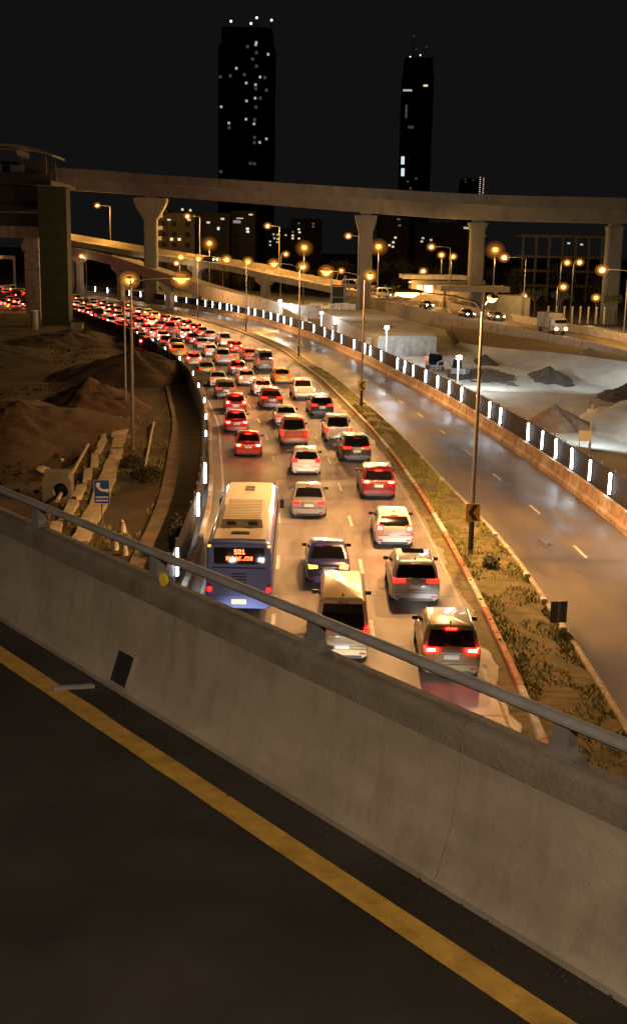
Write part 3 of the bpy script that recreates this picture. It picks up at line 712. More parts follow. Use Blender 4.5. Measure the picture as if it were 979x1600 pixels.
def car_meshes(kind):
    if kind in MESHES: return MESHES[kind]
    S = SPEC[kind]; L_, W, zb = S['L'], S['W'], S['zb']; d = {}
    # lower body
    rings = []
    for y, f, zt in S['st']:
        h = W / 2 * f; zz = zb + (0.10 if y in (S['st'][0][0], S['st'][-1][0]) else 0)
        half = [(0, zz), (h * .80, zz), (h * .97, zz + .10), (h, zz + (zt - zz) * .45), (h * .985, zt - .16), (h * .93, zt - .04), (h * .80, zt), (0, zt + .015)]
        ring = [(x, y, z) for x, z in half] + [(-x, y, z) for x, z in half[-2:0:-1]]
        rings.append(ring)
    d['body'] = MB().loft(rings).mesh('body', True)
    if kind == 'pickup':
        q = MB(); q.box(-.74, .74, .10, 1.56, 1.105, 1.135, .015); d['bed_cover'] = q.mesh('bed_cover')
        q = MB()
        for x in (-.80, .80): q.box(x - .055, x + .055, .04, 1.60, 1.09, 1.15, .02)
        q.box(-.80, .80, .03, .10, 1.088, 1.148, .02); d['bed_rail'] = q.mesh('bed_rail')
    # cabin
    hw = W / 2
    d['cabin'] = MB().loft([rrect(hw * f, y0, y1, z, .17) for z, y0, y1, f in S['cab']]).mesh('cabin', True)
    (z0, a0, b0, f0), (z1, a1, b1, f1), (z2, a2, b2, f2), _ = S['cab']
    def at(u, e):      # u: 0 belt .. 1 roof edge along the ring levels; e: name of face
        if u < (z1 - z0) / (z2 - z0):
            k = u * (z2 - z0) / (z1 - z0); return z0 + (z1 - z0) * k, a0 + (a1 - a0) * k, b0 + (b1 - b0) * k, hw * (f0 + (f1 - f0) * k)
        k = (u * (z2 - z0) - (z1 - z0)) / (z2 - z1); return z1 + (z2 - z1) * k, a1 + (a2 - a1) * k, b1 + (b2 - b1) * k, hw * (f1 + (f2 - f1) * k)
    U = [.10, .28, .5, .72, .93]
    g_ = .012
    rows = []
    for u in U:
        z, a, b, h = at(u, 0); rows.append([(-h + .115, a - g_, z + g_ * .4), (0, a - g_ - .004, z + g_ * .4), (h - .115, a - g_, z + g_ * .4)])
    d['rear_window'] = MB().loft(rows, cap=False, closed=False).mesh('rear_window', True)
    rows = []
    for u in U:
        z, a, b, h = at(u, 0); rows.append([(-h + .13, b + g_, z + g_ * .4), (0, b + g_ + .004, z + g_ * .4), (h - .13, b + g_, z + g_ * .4)])
    d['windscreen'] = MB().loft(rows, cap=False, closed=False).mesh('windscreen', True)
    for nm, sx in (('l', -1), ('r', 1)):
        for part, (t0, t1) in (('a', (.08, .46)), ('b', (.50, .92))):
            rows = []
            for u in U[:]:
                z, a, b, h = at(u, 0); a += .12; b -= .12
                rows.append([(sx * (h + g_), a + (b - a) * t, z) for t in (t0, (t0 + t1) / 2, t1)])
            d['sw_' + nm + part] = MB().loft(rows, cap=False, closed=False).mesh('side_window', True)
    # lights
    tw, th, tz = S['tl']; y0 = S['st'][0][0]; h = W / 2 * S['st'][0][1]
    for nm, sx in (('l', -1), ('r', 1)):
        xo, xi = sx * (h + .02), sx * (h + .02 - tw)
        q = MB().loft([[(xi, -.025, tz + .02), (xo, -.02, tz), (xo, -.02, tz + th), (xi, -.025, tz + th - .01)], [(xi, .12, tz + .02), (sx * (h * 1.075), .16, tz), (sx * (h * 1.06), .16, tz + th), (xi, .12, tz + th - .01)]])
        d['tail_' + nm] = q.mesh('tail_light')
        q = MB().box(min(sx * hw * .50, sx * hw * .80), max(sx * hw * .50, sx * hw * .80), L_ - .22, L_ - .02, .60, .74, .02); d['head_' + nm] = q.mesh('headlight')
        zc, a, b, hh = at(.06, 0)
        q = MB().loft([[(sx * (hh + x), b - .42 + y, zc + .05 + z) for y, z in ((-.06, -.06), (.06, -.05), (.06, .06), (-.06, .07))] for x in (.02, .10, .22)]); d['mir_' + nm] = q.mesh('mirror')
    zc, a, b, hh = at(.97, 0)
    for nm, sx in (('l', -1), ('r', 1)):
        xc = sx * (h + .02 - tw * .45); d['core_' + nm] = MB().box(xc - tw * .30, xc + tw * .30, -.045, -.018, tz + th * .25, tz + th * .78, .01).mesh('bulb')
    d['brake_bar'] = MB().box(-.17, .17, a - .05, a + .03, zc - .02, zc + .035).mesh('high_brake_light')
    pz = S['plate']
    d['plate'] = MB().box(-.23, .23, -.045, -.012, pz - .07, pz + .07).mesh('number_plate')
    q = MB().loft([[(-h * 1.03, .02, zb + .10), (h * 1.03, .02, zb + .10), (h * 1.05, .02, zb + .34), (-h * 1.05, .02, zb + .34)], [(-h * .97, -.07, zb + .13), (h * .97, -.07, zb + .13), (h * .98, -.07, zb + .32), (-h * .98, -.07, zb + .32)]])
    d['bumper'] = q.mesh('rear_bumper', True)
    d['valance'] = MB().box(-h * .8, h * .8, -.03, .10, zb + .01, zb + .12).mesh('valance')
    wr = S['wr']
    ws = [(0, .62), (.86, .98), (1, .98), (1, .02), (.86, .02), (0, .35)]
    q = MB(); q.loft([[(x * .22 - .11, r_ * wr * math.cos(6.2832 * k / 16), r_ * wr * math.sin(6.2832 * k / 16)) for k in range(16)] for r_, x in ((.6, 0), (.95, 0), (1, .12), (1, .88), (.95, 1), (.6, 1))])
    d['wheel'] = q.mesh('tyre', True)
    q = MB(); q.loft([[(x, r_ * wr * math.cos(6.2832 * k / 12), r_ * wr * math.sin(6.2832 * k / 12)) for k in range(12)] for r_, x in ((.58, -.112), (.58, .112))])
    d['rim'] = q.mesh('rim')
    d['trim'] = MB().box(-.34, .34, -.035, -.008, pz + .095, pz + .125).mesh('chrome_trim')
    zc, a, b, hh = at(.14, 0); z9, a9, b9, h9 = at(.5, 0)
    d['wiper'] = MB().tube([(.02, a - .03, zc), (-.30, (a + a9) / 2 - .035, (zc + z9) / 2 - .05)], .014, 5).mesh('rear_wiper')
    zr, ar, br, fr_ = S['cab'][3]
    d['antenna'] = MB().loft([[(-.03, ar + .10, zr - .01), (.03, ar + .10, zr - .01), (.03, ar + .32, zr - .01), (-.03, ar + .32, zr - .01)], [(-.006, ar + .12, zr + .09), (.006, ar + .12, zr + .09), (.006, ar + .18, zr + .09), (-.006, ar + .18, zr + .09)]]).mesh('antenna_fin')
    q = MB(); q.box(-h * .93, h * .93, -.012, .03, zb + .40, zb + .415); q.box(-h * .70, -h * .69, -.012, .03, zb + .41, S['st'][0][2] - .06); q.box(h * .69, h * .70, -.012, .03, zb + .41, S['st'][0][2] - .06); d['seam'] = q.mesh('tailgate_seam')
    q = MB()
    for sx in (-1, 1): q.box(sx * (h - .14) - .09, sx * (h - .14) + .09, -.085, -.05, zb + .17, zb + .225)
    d['reflectors'] = q.mesh('bumper_reflector')
    if kind == 'suv':
        q = MB()
        for sx in (-1, 1): q.tube([(sx * hw * .70, .75, zr - .02), (sx * hw * .70, .9, zr + .035), (sx * hw * .70, 2.3, zr + .035), (sx * hw * .70, 2.45, zr - .02)], .022, 6)
        d['roof_rail'] = q.mesh('roof_rail')
    if kind == 'suv':
        d['sunroof'] = MB().box(-.42, .42, 1.75, 2.42, S['cab'][3][0] + .001, S['cab'][3][0] + .012, .004).mesh('sunroof')
    for k, me in d.items(): me.materials.append(M['black_plastic'])
    MESHES[kind] = d
    return d
def car(kind, colour, pos, rz, label, light='tail', detail=2, head_power=0, cat='car', group='vehicles in the motorway jam', roof=None, plate='plate_white', sunroof=False, indicator=False, bed='black_plastic', head='headlight'):
    d = car_meshes(kind); S = SPEC[kind]; L_, W = S['L'], S['W']
    nm = {'sedan': 'sedan_car', 'hatch': 'hatchback_car', 'suv': 'suv_car', 'pickup': 'pickup_truck', 'van': 'minibus_van'}[kind]
    t = thing(nm, label, cat, pos, rz, group)
    P = lambda key, name, m: setm(link(name, d[key], t), m)
    paint = 'paint_car_' + colour
    P('body', 'body', paint); P('cabin', 'cabin', roof and 'paint_car_' + roof or paint)
    P('rear_window', 'rear_window', 'glass_car')
    lm = 'amber' if indicator else light
    tl_, tr_ = P('tail_l', 'tail_light', lm), P('tail_r', 'tail_light', lm)
    if light == 'brake' and not indicator:
        for par_, kk in ((tl_, 'core_l'), (tr_, 'core_r')): setm(link('bulb', d[kk], par_), 'brake_core')
    if detail >= 1:
        P('plate', 'number_plate', plate); P('bumper', 'rear_bumper', paint); P('windscreen', 'windscreen', 'glass_car')
        if light == 'brake': P('brake_bar', 'high_brake_light', 'brake')
        for k in ('la', 'lb', 'ra', 'rb'): P('sw_' + k, 'side_window', 'glass_car')
        if kind == 'pickup': P('bed_cover', 'bed_cover', bed); P('bed_rail', 'bed_rail', paint)
    for x in (-1, 1):
        for y in ((.20, .79) if detail else ()):
            wl = setm(link('wheel', d['wheel'], t, (x * (W / 2 - .12), L_ * y, S['wr'])), 'rubber')
            if detail >= 2: setm(link('rim', d['rim'], wl), 'rim')
    if detail >= 2:
        P('mir_l', 'mirror', 'black_plastic'); P('mir_r', 'mirror', 'black_plastic'); P('valance', 'valance', 'black_plastic')
        if light != 'brake': P('brake_bar', 'high_brake_light', 'lens_off')
        P('trim', 'chrome_trim', 'rim'); P('antenna', 'antenna_fin', 'black_plastic'); P('seam', 'tailgate_seam', 'black_plastic'); P('reflectors', 'bumper_reflector', 'lens_off')
        if kind in ('hatch', 'suv', 'van'): P('wiper', 'rear_wiper', 'black_plastic')
        if kind == 'suv': P('roof_rail', 'roof_rail', 'rim')
        if sunroof and kind == 'suv': P('sunroof', 'sunroof', 'glass_car')
    P('head_l', 'headlight', head); P('head_r', 'headlight', head)
    if head_power:
        lamp('headlight_beam', 'SPOT', t, (0, L_ + .04, .64), head_power, (1.0, .95, .86), .25, (R(90 - 17), 0, 0), 42, .5)
    return t
CARS = [  # kind, colour, o, s, label, light, extra
 ('van', 'cream', -5.4, -2.0, 'silver-white minibus van with a high roof half hidden by the hand rail', 'tail', dict(cat='van')),  # cream body colour holds the lamps' yellow on a white van
 ('suv', 'silver', -2.52, 4.5, 'silver sport utility car with a dark sunroof in the right lane', 'tail', dict(sunroof=True)),
 ('suv', 'gold', -2.05, -3.3, 'dull gold crossover car at the lower right, cut by the hand rail', 'brake', {}),
 ('sedan', 'blue', -5.72, 7.0, 'dark blue saloon car just ahead of the minibus van', 'tail', dict(indicator=True)),
 ('hatch', 'white', -2.61, 13.4, 'white hatchback braking behind the red sport utility car', 'brake', {}),
 ('suv', 'maroon', -2.44, 23.8, 'dark red sport utility car braking in the right lane', 'brake', {}),
 ('sedan', 'silver', -6.3, 19.1, 'silver saloon car in the middle lane ahead of the blue saloon', 'tail', {}),
 ('hatch', 'white', -6.02, 30.5, 'white hatchback behind the orange pickup in the middle lane', 'tail', {}),
 ('suv', 'black', -2.65, 34.9, 'black sport utility car behind the white pickup, right lane', 'tail', {}),
 ('pickup', 'orange', -6.22, 40.9, 'orange-red pickup truck with a black covered bed', 'tail', dict(cat='pickup', plate='plate_lit')),
 ('sedan', 'red', -9.37, 36.7, 'saloon painted with its red brake-light glow, braking in the left lane, nearest of the three red ones', 'brake', {}),  # brake-light glow put into the body colour as red
 ('sedan', 'red', -10.0, 47.0, 'red saloon braking in the left lane, middle of the three red ones', 'brake', {}),
 ('hatch', 'red', -9.75, 57.4, 'red hatchback braking in the left lane, farthest of the three red ones', 'brake', {}),
 ('pickup', 'white', -3.1, 42.3, 'white pickup truck with a dark open bed, behind the black car in the right lane', 'tail', dict(cat='pickup')),
 ('suv', 'black', -3.02, 55.5, 'black sport utility car between two white pickups in the right lane', 'tail', {}),
 ('pickup', 'white', -3.35, 66.0, 'white pickup truck ahead of the black sport utility car, right lane', 'brake', dict(cat='pickup', bed='white_sheet')),
 ('sedan', 'white', -6.2, 50.2, 'white saloon with a dark rear window just ahead of the orange pickup', 'tail', {}),
 ('suv', 'maroon', -6.69, 60.0, 'dark maroon sport utility car, middle lane beside the far red hatchback', 'tail', {}),
 ('hatch', 'white', -6.75, 69.2, 'white hatchback ahead of the maroon car in the middle lane', 'brake', {}),
 ('sedan', 'white', -7.55, 77.5, 'white saloon braking in the middle lane, brake lights very bright', 'brake', {}),
 ('sedan', 'maroon', -7.5, 87.0, 'maroon saloon braking ahead of the bright white saloon', 'brake', {}),
 ('sedan', 'yellow', -3.9, 79.0, 'yellow-roofed taxi with a white rear in the right lane', 'tail', dict(cat='taxi')),
 ('van', 'silver', -4.12, 92.0, 'silver minibus van ahead of the yellow taxi', 'tail', dict(cat='van')),
 ('suv', 'grey', -10.2, 66.6, 'grey sport utility car ahead of the three red cars, left lane', 'tail', {}),
 ('sedan', 'white', -10.4, 76.0, 'white saloon ahead of the grey sport utility car, left lane', 'tail', {}),
 ('sedan', 'lime', -10.9, 86.0, 'pale yellow-green taxi in the left lane at the bend', 'tail', dict(cat='taxi')),
 ('hatch', 'cream', -11.5, 97.0, 'cream hatchback close beside the left hoarding at the bend', 'brake', {}),
 ('pickup', 'white', -8.0, 98.0, 'white pickup truck in the middle lane at the bend', 'tail', dict(cat='pickup', bed='white_sheet')),
 ('sedan', 'orange', -4.3, 103.0, 'orange saloon in the right lane at the bend', 'tail', {}),
 ('hatch', 'red', -4.55, 114.5, 'red hatchback braking in the right lane at the bend', 'brake', {}),
 ('sedan', 'white', -8.3, 109.0, 'white saloon in the middle lane past the white pickup at the bend', 'tail', {}),
]
for k, (kind, colr, o, s, lab, lt, ex) in enumerate(CARS):
    car(kind, colr, arc(o, s, 0.0), head(s) + R(random.uniform(-1.2, 1.2)), lab, lt, 2 if s < 100 else 1, 750, **ex)
# the queue farther round the bend
rnd = random.Random(5)
lanes = [(-4.7, 124), (-8.4, 120), (-12.1, 108), (-15.4, 122)]
cols = ['white', 'red', 'white', 'silver', 'black', 'white', 'maroon', 'grey', 'red', 'cream', 'lime', 'white', 'yellow', 'black', 'silver', 'orange']
kinds = ['sedan', 'suv', 'sedan', 'hatch', 'pickup', 'sedan', 'suv', 'van', 'hatch']
lane_nm = ['right lane', 'middle lane', 'left lane', 'outer lane']
kind_nm = {'sedan': 'saloon', 'hatch': 'hatchback', 'suv': 'sport utility car', 'pickup': 'pickup truck', 'van': 'van'}
col_nm = {'lime': 'yellow-green', 'maroon': 'dark red', 'cream': 'cream'}
for li, (o, s) in enumerate(lanes):
    k = 0
    while s < 352:
        kind = rnd.choice(kinds); colr = rnd.choice(cols); L_ = SPEC[kind]['L']
        lt = 'brake' if rnd.random() < .62 else 'tail'
        lab = 'far %s %s, %s in the %s queue past the bend' % (col_nm.get(colr, colr), kind_nm[kind], ordinal(k), lane_nm[li])
        oo = o + rnd.uniform(-.35, .35) - 0.6 * min(1, max(0, (s - 150) / 100))
        car(kind, colr, arc(oo, s), head(s) + R(rnd.uniform(-1.5, 1.5)), lab, lt, 1 if s < 175 else 0, (1100 if s < 215 else 0), cat={'pickup': 'pickup', 'van': 'van'}.get(kind, 'car'))
        s += L_ + (rnd.uniform(2.2, 5.5) if s < 190 else rnd.uniform(2, 4.0)); k += 1

# slip road joining from the left beyond the station pillar
sl = sweep([(-20.2, 0), (-20.2, -.4), (-31, -.4), (-31, 0)], 205, 440, 5).build('slip_road', 'concrete_road'); struct(sl)
for li, o in enumerate((-22.3, -25.6, -28.8)):
    s = 212 + 5 * li; k = 0
    while s < 360:
        kind = rnd.choice(kinds); colr = rnd.choice(cols)
        car(kind, colr, arc(o + rnd.uniform(-.3, .3), s), head(s), 'far %s %s, %s in the %s row left of the station pillar' % (col_nm.get(colr, colr), kind_nm[kind], ordinal(k), ['right', 'middle', 'left'][li]), 'brake' if rnd.random() < .75 else 'tail', 0, 1100 if s < 300 else 0, cat={'pickup': 'pickup', 'van': 'van'}.get(kind, 'car'))
        s += SPEC[kind]['L'] + rnd.uniform(2, 4.5); k += 1
# ------------------------------------------------------------------ the bus
BW, BL, BH = 2.40, 11.2, 2.82
bus = thing('city_bus', 'blue city bus with a pale roof and a lit red destination display', 'bus', arc(-9.0, 2.8, 0), head(2.8) + R(0.5))
def bus_ring(y, f, zt, zb_=.38):
    h = BW / 2 * f; half = [(0, zb_), (h * .9, zb_), (h, zb_ + .12), (h, zt * .55), (h * .97, zt - .22), (h * .90, zt - .06), (h * .78, zt), (0, zt + .03)]
    return [(x, y, z) for x, z in half] + [(-x, y, z) for x, z in half[-2:0:-1]]
MB().loft([bus_ring(0, .93, BH - .10), bus_ring(.10, .985, BH - .02), bus_ring(.30, 1, BH), bus_ring(10.6, 1, BH), bus_ring(10.95, .98, BH - .08), bus_ring(11.2, .9, BH - .35)]).build('body', 'paint_car_busblue', bus, True)
q = MB(); q.loft([[(x, y, z) for x, z in ((-BW * .39, BH + .012), (BW * .39, BH + .012), (BW * .385, BH + .05), (0, BH + .07), (-BW * .385, BH + .05))] for y in (.28, 10.75)])
q.build('roof', 'paint_car_busroof', bus)
q = MB(); q.loft([[(-.78, 2.05, BH + .06), (.78, 2.05, BH + .06), (.72, 2.20, BH + .34), (-.72, 2.20, BH + .34)], [(-.78, 6.2, BH + .06), (.78, 6.2, BH + .06), (.72, 6.0, BH + .34), (-.72, 6.0, BH + .34)]])
ac = q.build('air_conditioner', 'paint_car_busroof', bus)
for k in range(12): MB().box(-.66, .66, 2.5 + .28 * k, 2.66 + .28 * k, BH + .342, BH + .362).build('fin', 'paint_car_busroof', ac)
for x in (-.40, .40): MB().box(x - .17, x + .17, 2.085, 2.11, BH + .13, BH + .27).build('vent', 'black_plastic', ac)
MB().box(-.32, .32, .9, 1.25, BH + .055, BH + .10).build('roof_hatch', 'black_plastic', bus)
MB().box(-.20, .20, 8.9, 9.25, BH + .055, BH + .10).build('roof_hatch', 'black_plastic', bus)
MB().box(-.20, .20, 9.5, 9.75, BH + .055, BH + .10).build('roof_hatch', 'black_plastic', bus)
MB().box(-.90, .90, -.03, .06, 2.02, 2.62, .05).build('rear_window', 'glass_car', bus)
MB().box(-.95, .95, -.025, .06, 1.86, 1.90).build('trim_strip', 'black_plastic', bus)
DIG = {'5': ['111', '100', '111', '001', '111'], '0': ['111', '101', '101', '101', '111'], '1': ['010', '110', '010', '010', '111']}
q = MB()
for di, ch in enumerate('501'):
    for r_, row in enumerate(DIG[ch]):
        for c_, v in enumerate(row):
            if v == '1': x = -.17 + di * .135 + c_ * .036; z = 2.53 - r_ * .036; q.box(x, x + .032, -.045, -.034, z, z + .032)
q.build('display_number', 'led_red', bus)
q = MB(); r2 = random.Random(3)
for c_ in range(26):
    if c_ in (8, 9, 16): continue
    for r_ in range(4):
        if r2.random() < .62: x = -.46 + c_ * .036; z = 2.27 - r_ * .036; q.box(x, x + .032, -.045, -.034, z, z + .032)
q.build('display_text', 'led_amber', bus)
for x0, x1 in ((-.92, -.33), (-.29, .29), (.33, .92)):
    MB().box(x0, x1, -.02, .04, 1.10, 1.80, .03).build('rear_panel', 'paint_car_busblue', bus)
for k in range(5): MB().box(-.26, .26, -.032, -.018, 1.2 + .11 * k, 1.25 + .11 * k).build('grille_slat', 'black_plastic', bus)
MB().box(-1.06, 1.06, -.06, .08, .42, .86, .05).build('rear_bumper', 'paint_car_busblue', bus)
for x in (-1.06, 1.06):
    MB().box(x - .07, x + .07, -.05, .03, 1.02, 1.14).build('tail_light', 'tail', bus)
    MB().box(x - .07, x + .07, -.04, .03, 1.20, 1.32).build('tail_light', 'lens_off', bus)
    MB().box(x - .05, x + .05, -.02, .03, 2.64, 2.70).build('marker_light', 'amber', bus)
    for k in range(6): MB().box(min(x * 1.13, x * 1.142), max(x * 1.13, x * 1.142), .7 + 1.55 * k, 2.1 + 1.55 * k, 1.45, 2.35).build('side_window', 'glass_car', bus)
    wx = x
    for y in (2.3, 8.6):
        wl = MB().loft([[(wx * .96 + xx, y + r_ * .46 * math.cos(6.2832 * k / 18), .46 + r_ * .46 * math.sin(6.2832 * k / 18)) for k in range(18)] for r_, xx in ((.9, -.13), (1, -.1), (1, .1), (.9, .13))]).build('wheel', 'rubber', bus, True)
MB().box(-.26, .26, -.09, -.065, .56, .72).build('number_plate', 'plate_lit', bus)
for sx in (-1, 1):
    MB().tube([(sx * 1.08, 11.0, 2.35), (sx * 1.32, 11.15, 2.3), (sx * 1.34, 11.15, 2.0)], .025, 6).build('mirror_arm', 'black_plastic', bus)
    MB().box(sx * 1.34 - .10, sx * 1.34 + .10, 11.08, 11.2, 1.65, 2.05, .03).build('mirror', 'black_plastic', bus)
    MB().box(sx * .8 - .14, sx * .8 + .14, 11.1, 11.2, .75, .9).build('headlight', 'headlight', bus)
MB().box(-.95, .95, 11.19, 11.215, 1.2, 2.3, .05).build('windscreen', 'glass_car', bus)
lamp('headlight_beam', 'SPOT', bus, (0, 11.26, .8), 1200, (1, .95, .86), .3, (R(80), 0, 0), 50, .4)
# vehicles behind the frame whose headlights fall on the near traffic
for k, (o, s, lab) in enumerate([(-2.3, -13.5, 'grey saloon hidden under the flyover, right lane'), (-5.3, -11.5, 'grey saloon hidden under the flyover, middle lane'), (-8.9, -7.5, 'grey saloon hidden under the flyover, left lane')]):
    car('sedan', 'grey', arc(o, s), head(s), lab, 'tail', 1, 1300, group='cars under the flyover')

# ------------------------------------------------------------------ elevated railway viaduct on piers
def path_frame(pts, i):
    a = Vector(pts[max(0, i - 1)]); b = Vector(pts[min(len(pts) - 1, i + 1)]); t = (b - a); t.z = 0; t.normalize()
    return t, Vector((t.y, -t.x, 0))       # tangent, right-hand normal
def dense(pts, n=6):
    P_ = [Vector(p) for p in pts]; out_ = []
    for i in range(len(P_) - 1):
        p0 = P_[max(0, i - 1)]; p1 = P_[i]; p2 = P_[i + 1]; p3 = P_[min(len(P_) - 1, i + 2)]
        for k in range(n):
            t = k / n
            out_.append(0.5 * ((2 * p1) + (-p0 + p2) * t + (2 * p0 - 5 * p1 + 4 * p2 - p3) * t * t + (-p0 + 3 * p1 - 3 * p2 + p3) * t ** 3))
    out_.append(P_[-1]); return out_
def ribbon(pts, prof, i0=0, i1=None):
    """profile (side offset to the right, dz) swept along a 3-D path"""
    i1 = len(pts) - 1 if i1 is None else i1; rings = []
    for i in range(i0, i1 + 1):
        t, nrm = path_frame(pts, i); p = Vector(pts[i]); rings.append([p + nrm * a + Vector((0, 0, b)) for a, b in prof])
    return MB().loft(rings)
VP = [(-100, 290, 26.7), (-58.7, 286, 25.4), (-39.1, 283, 24.4), (-13.6, 262, 22.3), (9.1, 245, 20.4), (31, 240, 19.3), (57.5, 240, 19.15), (95, 246, 19.2)]
vpd = dense(VP, 6)
vo = Vector((9, 245, 0))
via = thing('railway_viaduct', 'long grey concrete railway viaduct crossing the picture on tall piers', 'viaduct', vo)
gp = [(-1.8, 0), (1.8, 0), (3.2, 2.5), (4.2, 2.8), (4.25, 4.7), (3.9, 4.7), (3.85, 3.0), (-3.85, 3.0), (-3.9, 4.7), (-4.25, 4.7), (-4.2, 2.8), (-3.2, 2.5)]
cuts = [0, 12, 24, 30, 36, 42]
for a, b in zip(cuts, cuts[1:]):
    rel(ribbon(vpd, gp, a, b), vo).build('girder', 'concrete_viaduct', via)
    i = b
    if b < 42:
        t, nrm = path_frame(vpd, i); p = vpd[i]
        q = MB().loft([[p + nrm * sx + t * (sy) + Vector((0, 0, z)) for sx, sy in ((-4.30, -.08), (-4.30, .08), (-4.26, .08), (-4.26, -.08))] for z in (2.7, 4.72)]); rel(q, vo).build('joint_cover', 'concrete_dark', via)
def pier(x, y, ztop, w0, w1, d0, label_, flare):
    q = MB()
    def rg(hw_, hd, z): c_ = .25; return [(x - hw_ + c_, y - hd, z), (x + hw_ - c_, y - hd, z), (x + hw_, y - hd + c_, z), (x + hw_, y + hd - c_, z), (x + hw_ - c_, y + hd, z), (x - hw_ + c_, y + hd, z), (x - hw_, y + hd - c_, z), (x - hw_, y - hd + c_, z)]
    q.loft([rg(w0, d0, -.5), rg(w0, d0, ztop - flare), rg(w1 * .72 + w0 * .28, d0, ztop - flare * .45), rg(w1, d0, ztop - flare * .15), rg(w1, d0, ztop)])
    pr = rel(q, vo).build('pier', 'concrete_viaduct', via)
    for z in (ztop * .55, ztop * .22):
        q = MB().loft([rg(w0 + .012, d0 + .012, z), rg(w0 + .012, d0 + .012, z + .12)]); rel(q, vo).build('construction_joint', 'concrete_dark', pr)
    q = MB().box(x - 1.1, x + 1.1, y - .9, y + .9, ztop + .003, ztop + .5); rel(q, vo).build('bearing', 'concrete_dark', pr)
pier(-39.2, 284, 23.9, 1.5, 3.9, 1.6, '', 5.0)
pier(9.4, 246, 19.9, 1.4, 2.2, 1.4, '', 3.2)
pier(31.3, 241, 18.8, 1.45, 1.9, 1.4, '', 1.5)
pier(58.4, 241, 18.6, 1.5, 1.7, 1.4, '', 1.2)

# ------------------------------------------------------------------ elevated ramp roads behind
RA = [(-85, 348, 16.2), (-68.4, 330, 14.0), (-40.8, 300, 10.7), (-20.3, 280, 8.6), (-12, 272, 7.2), (3.8, 262, 4.7), (12.6, 250, 3.0), (18, 235, 2.3), (23, 210, 2.0), (30, 185, 1.65), (35, 165, 1.4), (38.4, 148, 1.2), (41, 120, 1.0)]
rad = dense(RA, 4)
ra = ribbon(rad, [(0, 0), (0, -.7), (-7.4, -.7), (-7.4, 0)]).build('ramp_road', 'concrete_road'); struct(ra)
ro = Vector(RA[5])
pw = thing('ramp_parapet', 'pale concrete wall and parapet on the near side of the orange-lit ramp', 'parapet', ro)
for a in range(0, len(rad) - 1, 2):
    b = min(a + 2, len(rad) - 1)
    low = -3.2 if rad[a].z < 4 else -1.0
    rel(ribbon(rad, [(.02, low), (.32, low), (.27, .40), (.07, .40)], a, b), ro).build('wall_panel', 'concrete', pw)
fp = thing('far_ramp_parapet', 'orange-lit parapet on the far side of the ramp road', 'parapet', ro)
for a in range(0, len(rad) - 1, 2):
    b = min(a + 2, len(rad) - 1)
    rel(ribbon(rad, [(-7.42, -.9), (-7.7, -.9), (-7.65, 1.15), (-7.47, 1.15)], a, b), ro).build('wall_panel', 'slab_pale', fp)
RB = [(-85, 348, 12.2), (-68.4, 330, 11.5), (-52, 300, 9.8), (-37, 270, 7.1), (-18, 232, 4.0), (-5.5, 216, 2.55), (0.5, 211, 2.4)]
rbd = dense(RB, 4)
rb = ribbon(rbd, [(0, 0), (0, -.9), (-6.5, -.9), (-6.5, 0)]).build('lower_ramp_road', 'concrete'); struct(rb)
lp = thing('lower_ramp_parapet', 'unlit concrete parapet of the lower ramp left of the broad slab', 'parapet', Vector(RB[3]))
for a in range(0, len(rbd) - 1, 2):
    b = min(a + 2, len(rbd) - 1)
    rel(ribbon(rbd, [(.02, -1.3), (.3, -1.3), (.25, .95), (.07, .95)], a, b), Vector(RB[3])).build('wall_panel', 'concrete', lp)
for k, i in enumerate((5, 9, 13)):
    p = rbd[i]; t = thing('ramp_pier', 'pier with a wide tapered head under the lower ramp, %s from the left' % ordinal(k), 'pier', (p.x, p.y + 2.6, -.5), R(-35), 'piers under the lower ramp')
    q = MB(); q.loft([[(sx * a, sy * .7, z) for sx, sy in ((-1, -1), (1, -1), (1, 1), (-1, 1))] for a, z in ((.7, 0), (.7, p.z - 2.5), (2.6, p.z - 1.2), (2.6, p.z - .45))]); q.build('column', 'concrete', t)
for k, i in enumerate((4, 10, 16, 22)):
    p = rad[i]; t = thing('ramp_pier', 'column under the upper orange-lit ramp, %s from the left' % ordinal(k), 'pier', (p.x, p.y + 3.6, -.5), R(-35), 'columns under the upper ramp')
    q = MB(); q.loft([[(sx * a, sy * .8, z) for sx, sy in ((-1, -1), (1, -1), (1, 1), (-1, 1))] for a, z in ((.8, 0), (.8, p.z - 2.0), (2.4, p.z - 1.0), (2.4, p.z - .25))]); q.build('column', 'concrete', t)
# lamps on the far side of the ramp
RL = [(2, -63.5, 25.2, 'sodium'), (5, -52.8, 23.6, 'sodium'), (9, -30, 20.6, 'sodium'), (15, -12.4, 18.3, 'sodium'), (20, 3.7, 16.3, 'sodium'), (28, 19.2, 14.2, 'sodium'), (34, 27, 12.6, 'sodium'), (40, 35.4, 11.3, 'sodium'), (43, 38, 10.9, 'sodium')]
for k, (i, x, z, _) in enumerate(RL):
    p = rad[i]; t, nrm = path_frame(rad, i); b = p - nrm * 7.9
    hh = max(8.0, z - p.z)
    street_lamp((b.x, b.y, p.z - .4), math.atan2(nrm.y, nrm.x), 'tall lamp post on the far edge of the ramp, %s from the left' % ordinal(k), [(1, 0, 3.4, .25)], h=hh, power=16000 if k < 5 else 4500, lens='pale_lens', col=(1, .49, .10), group='lamp posts along the ramp', size=1.3, bands=False, r=.11, ball=.40)
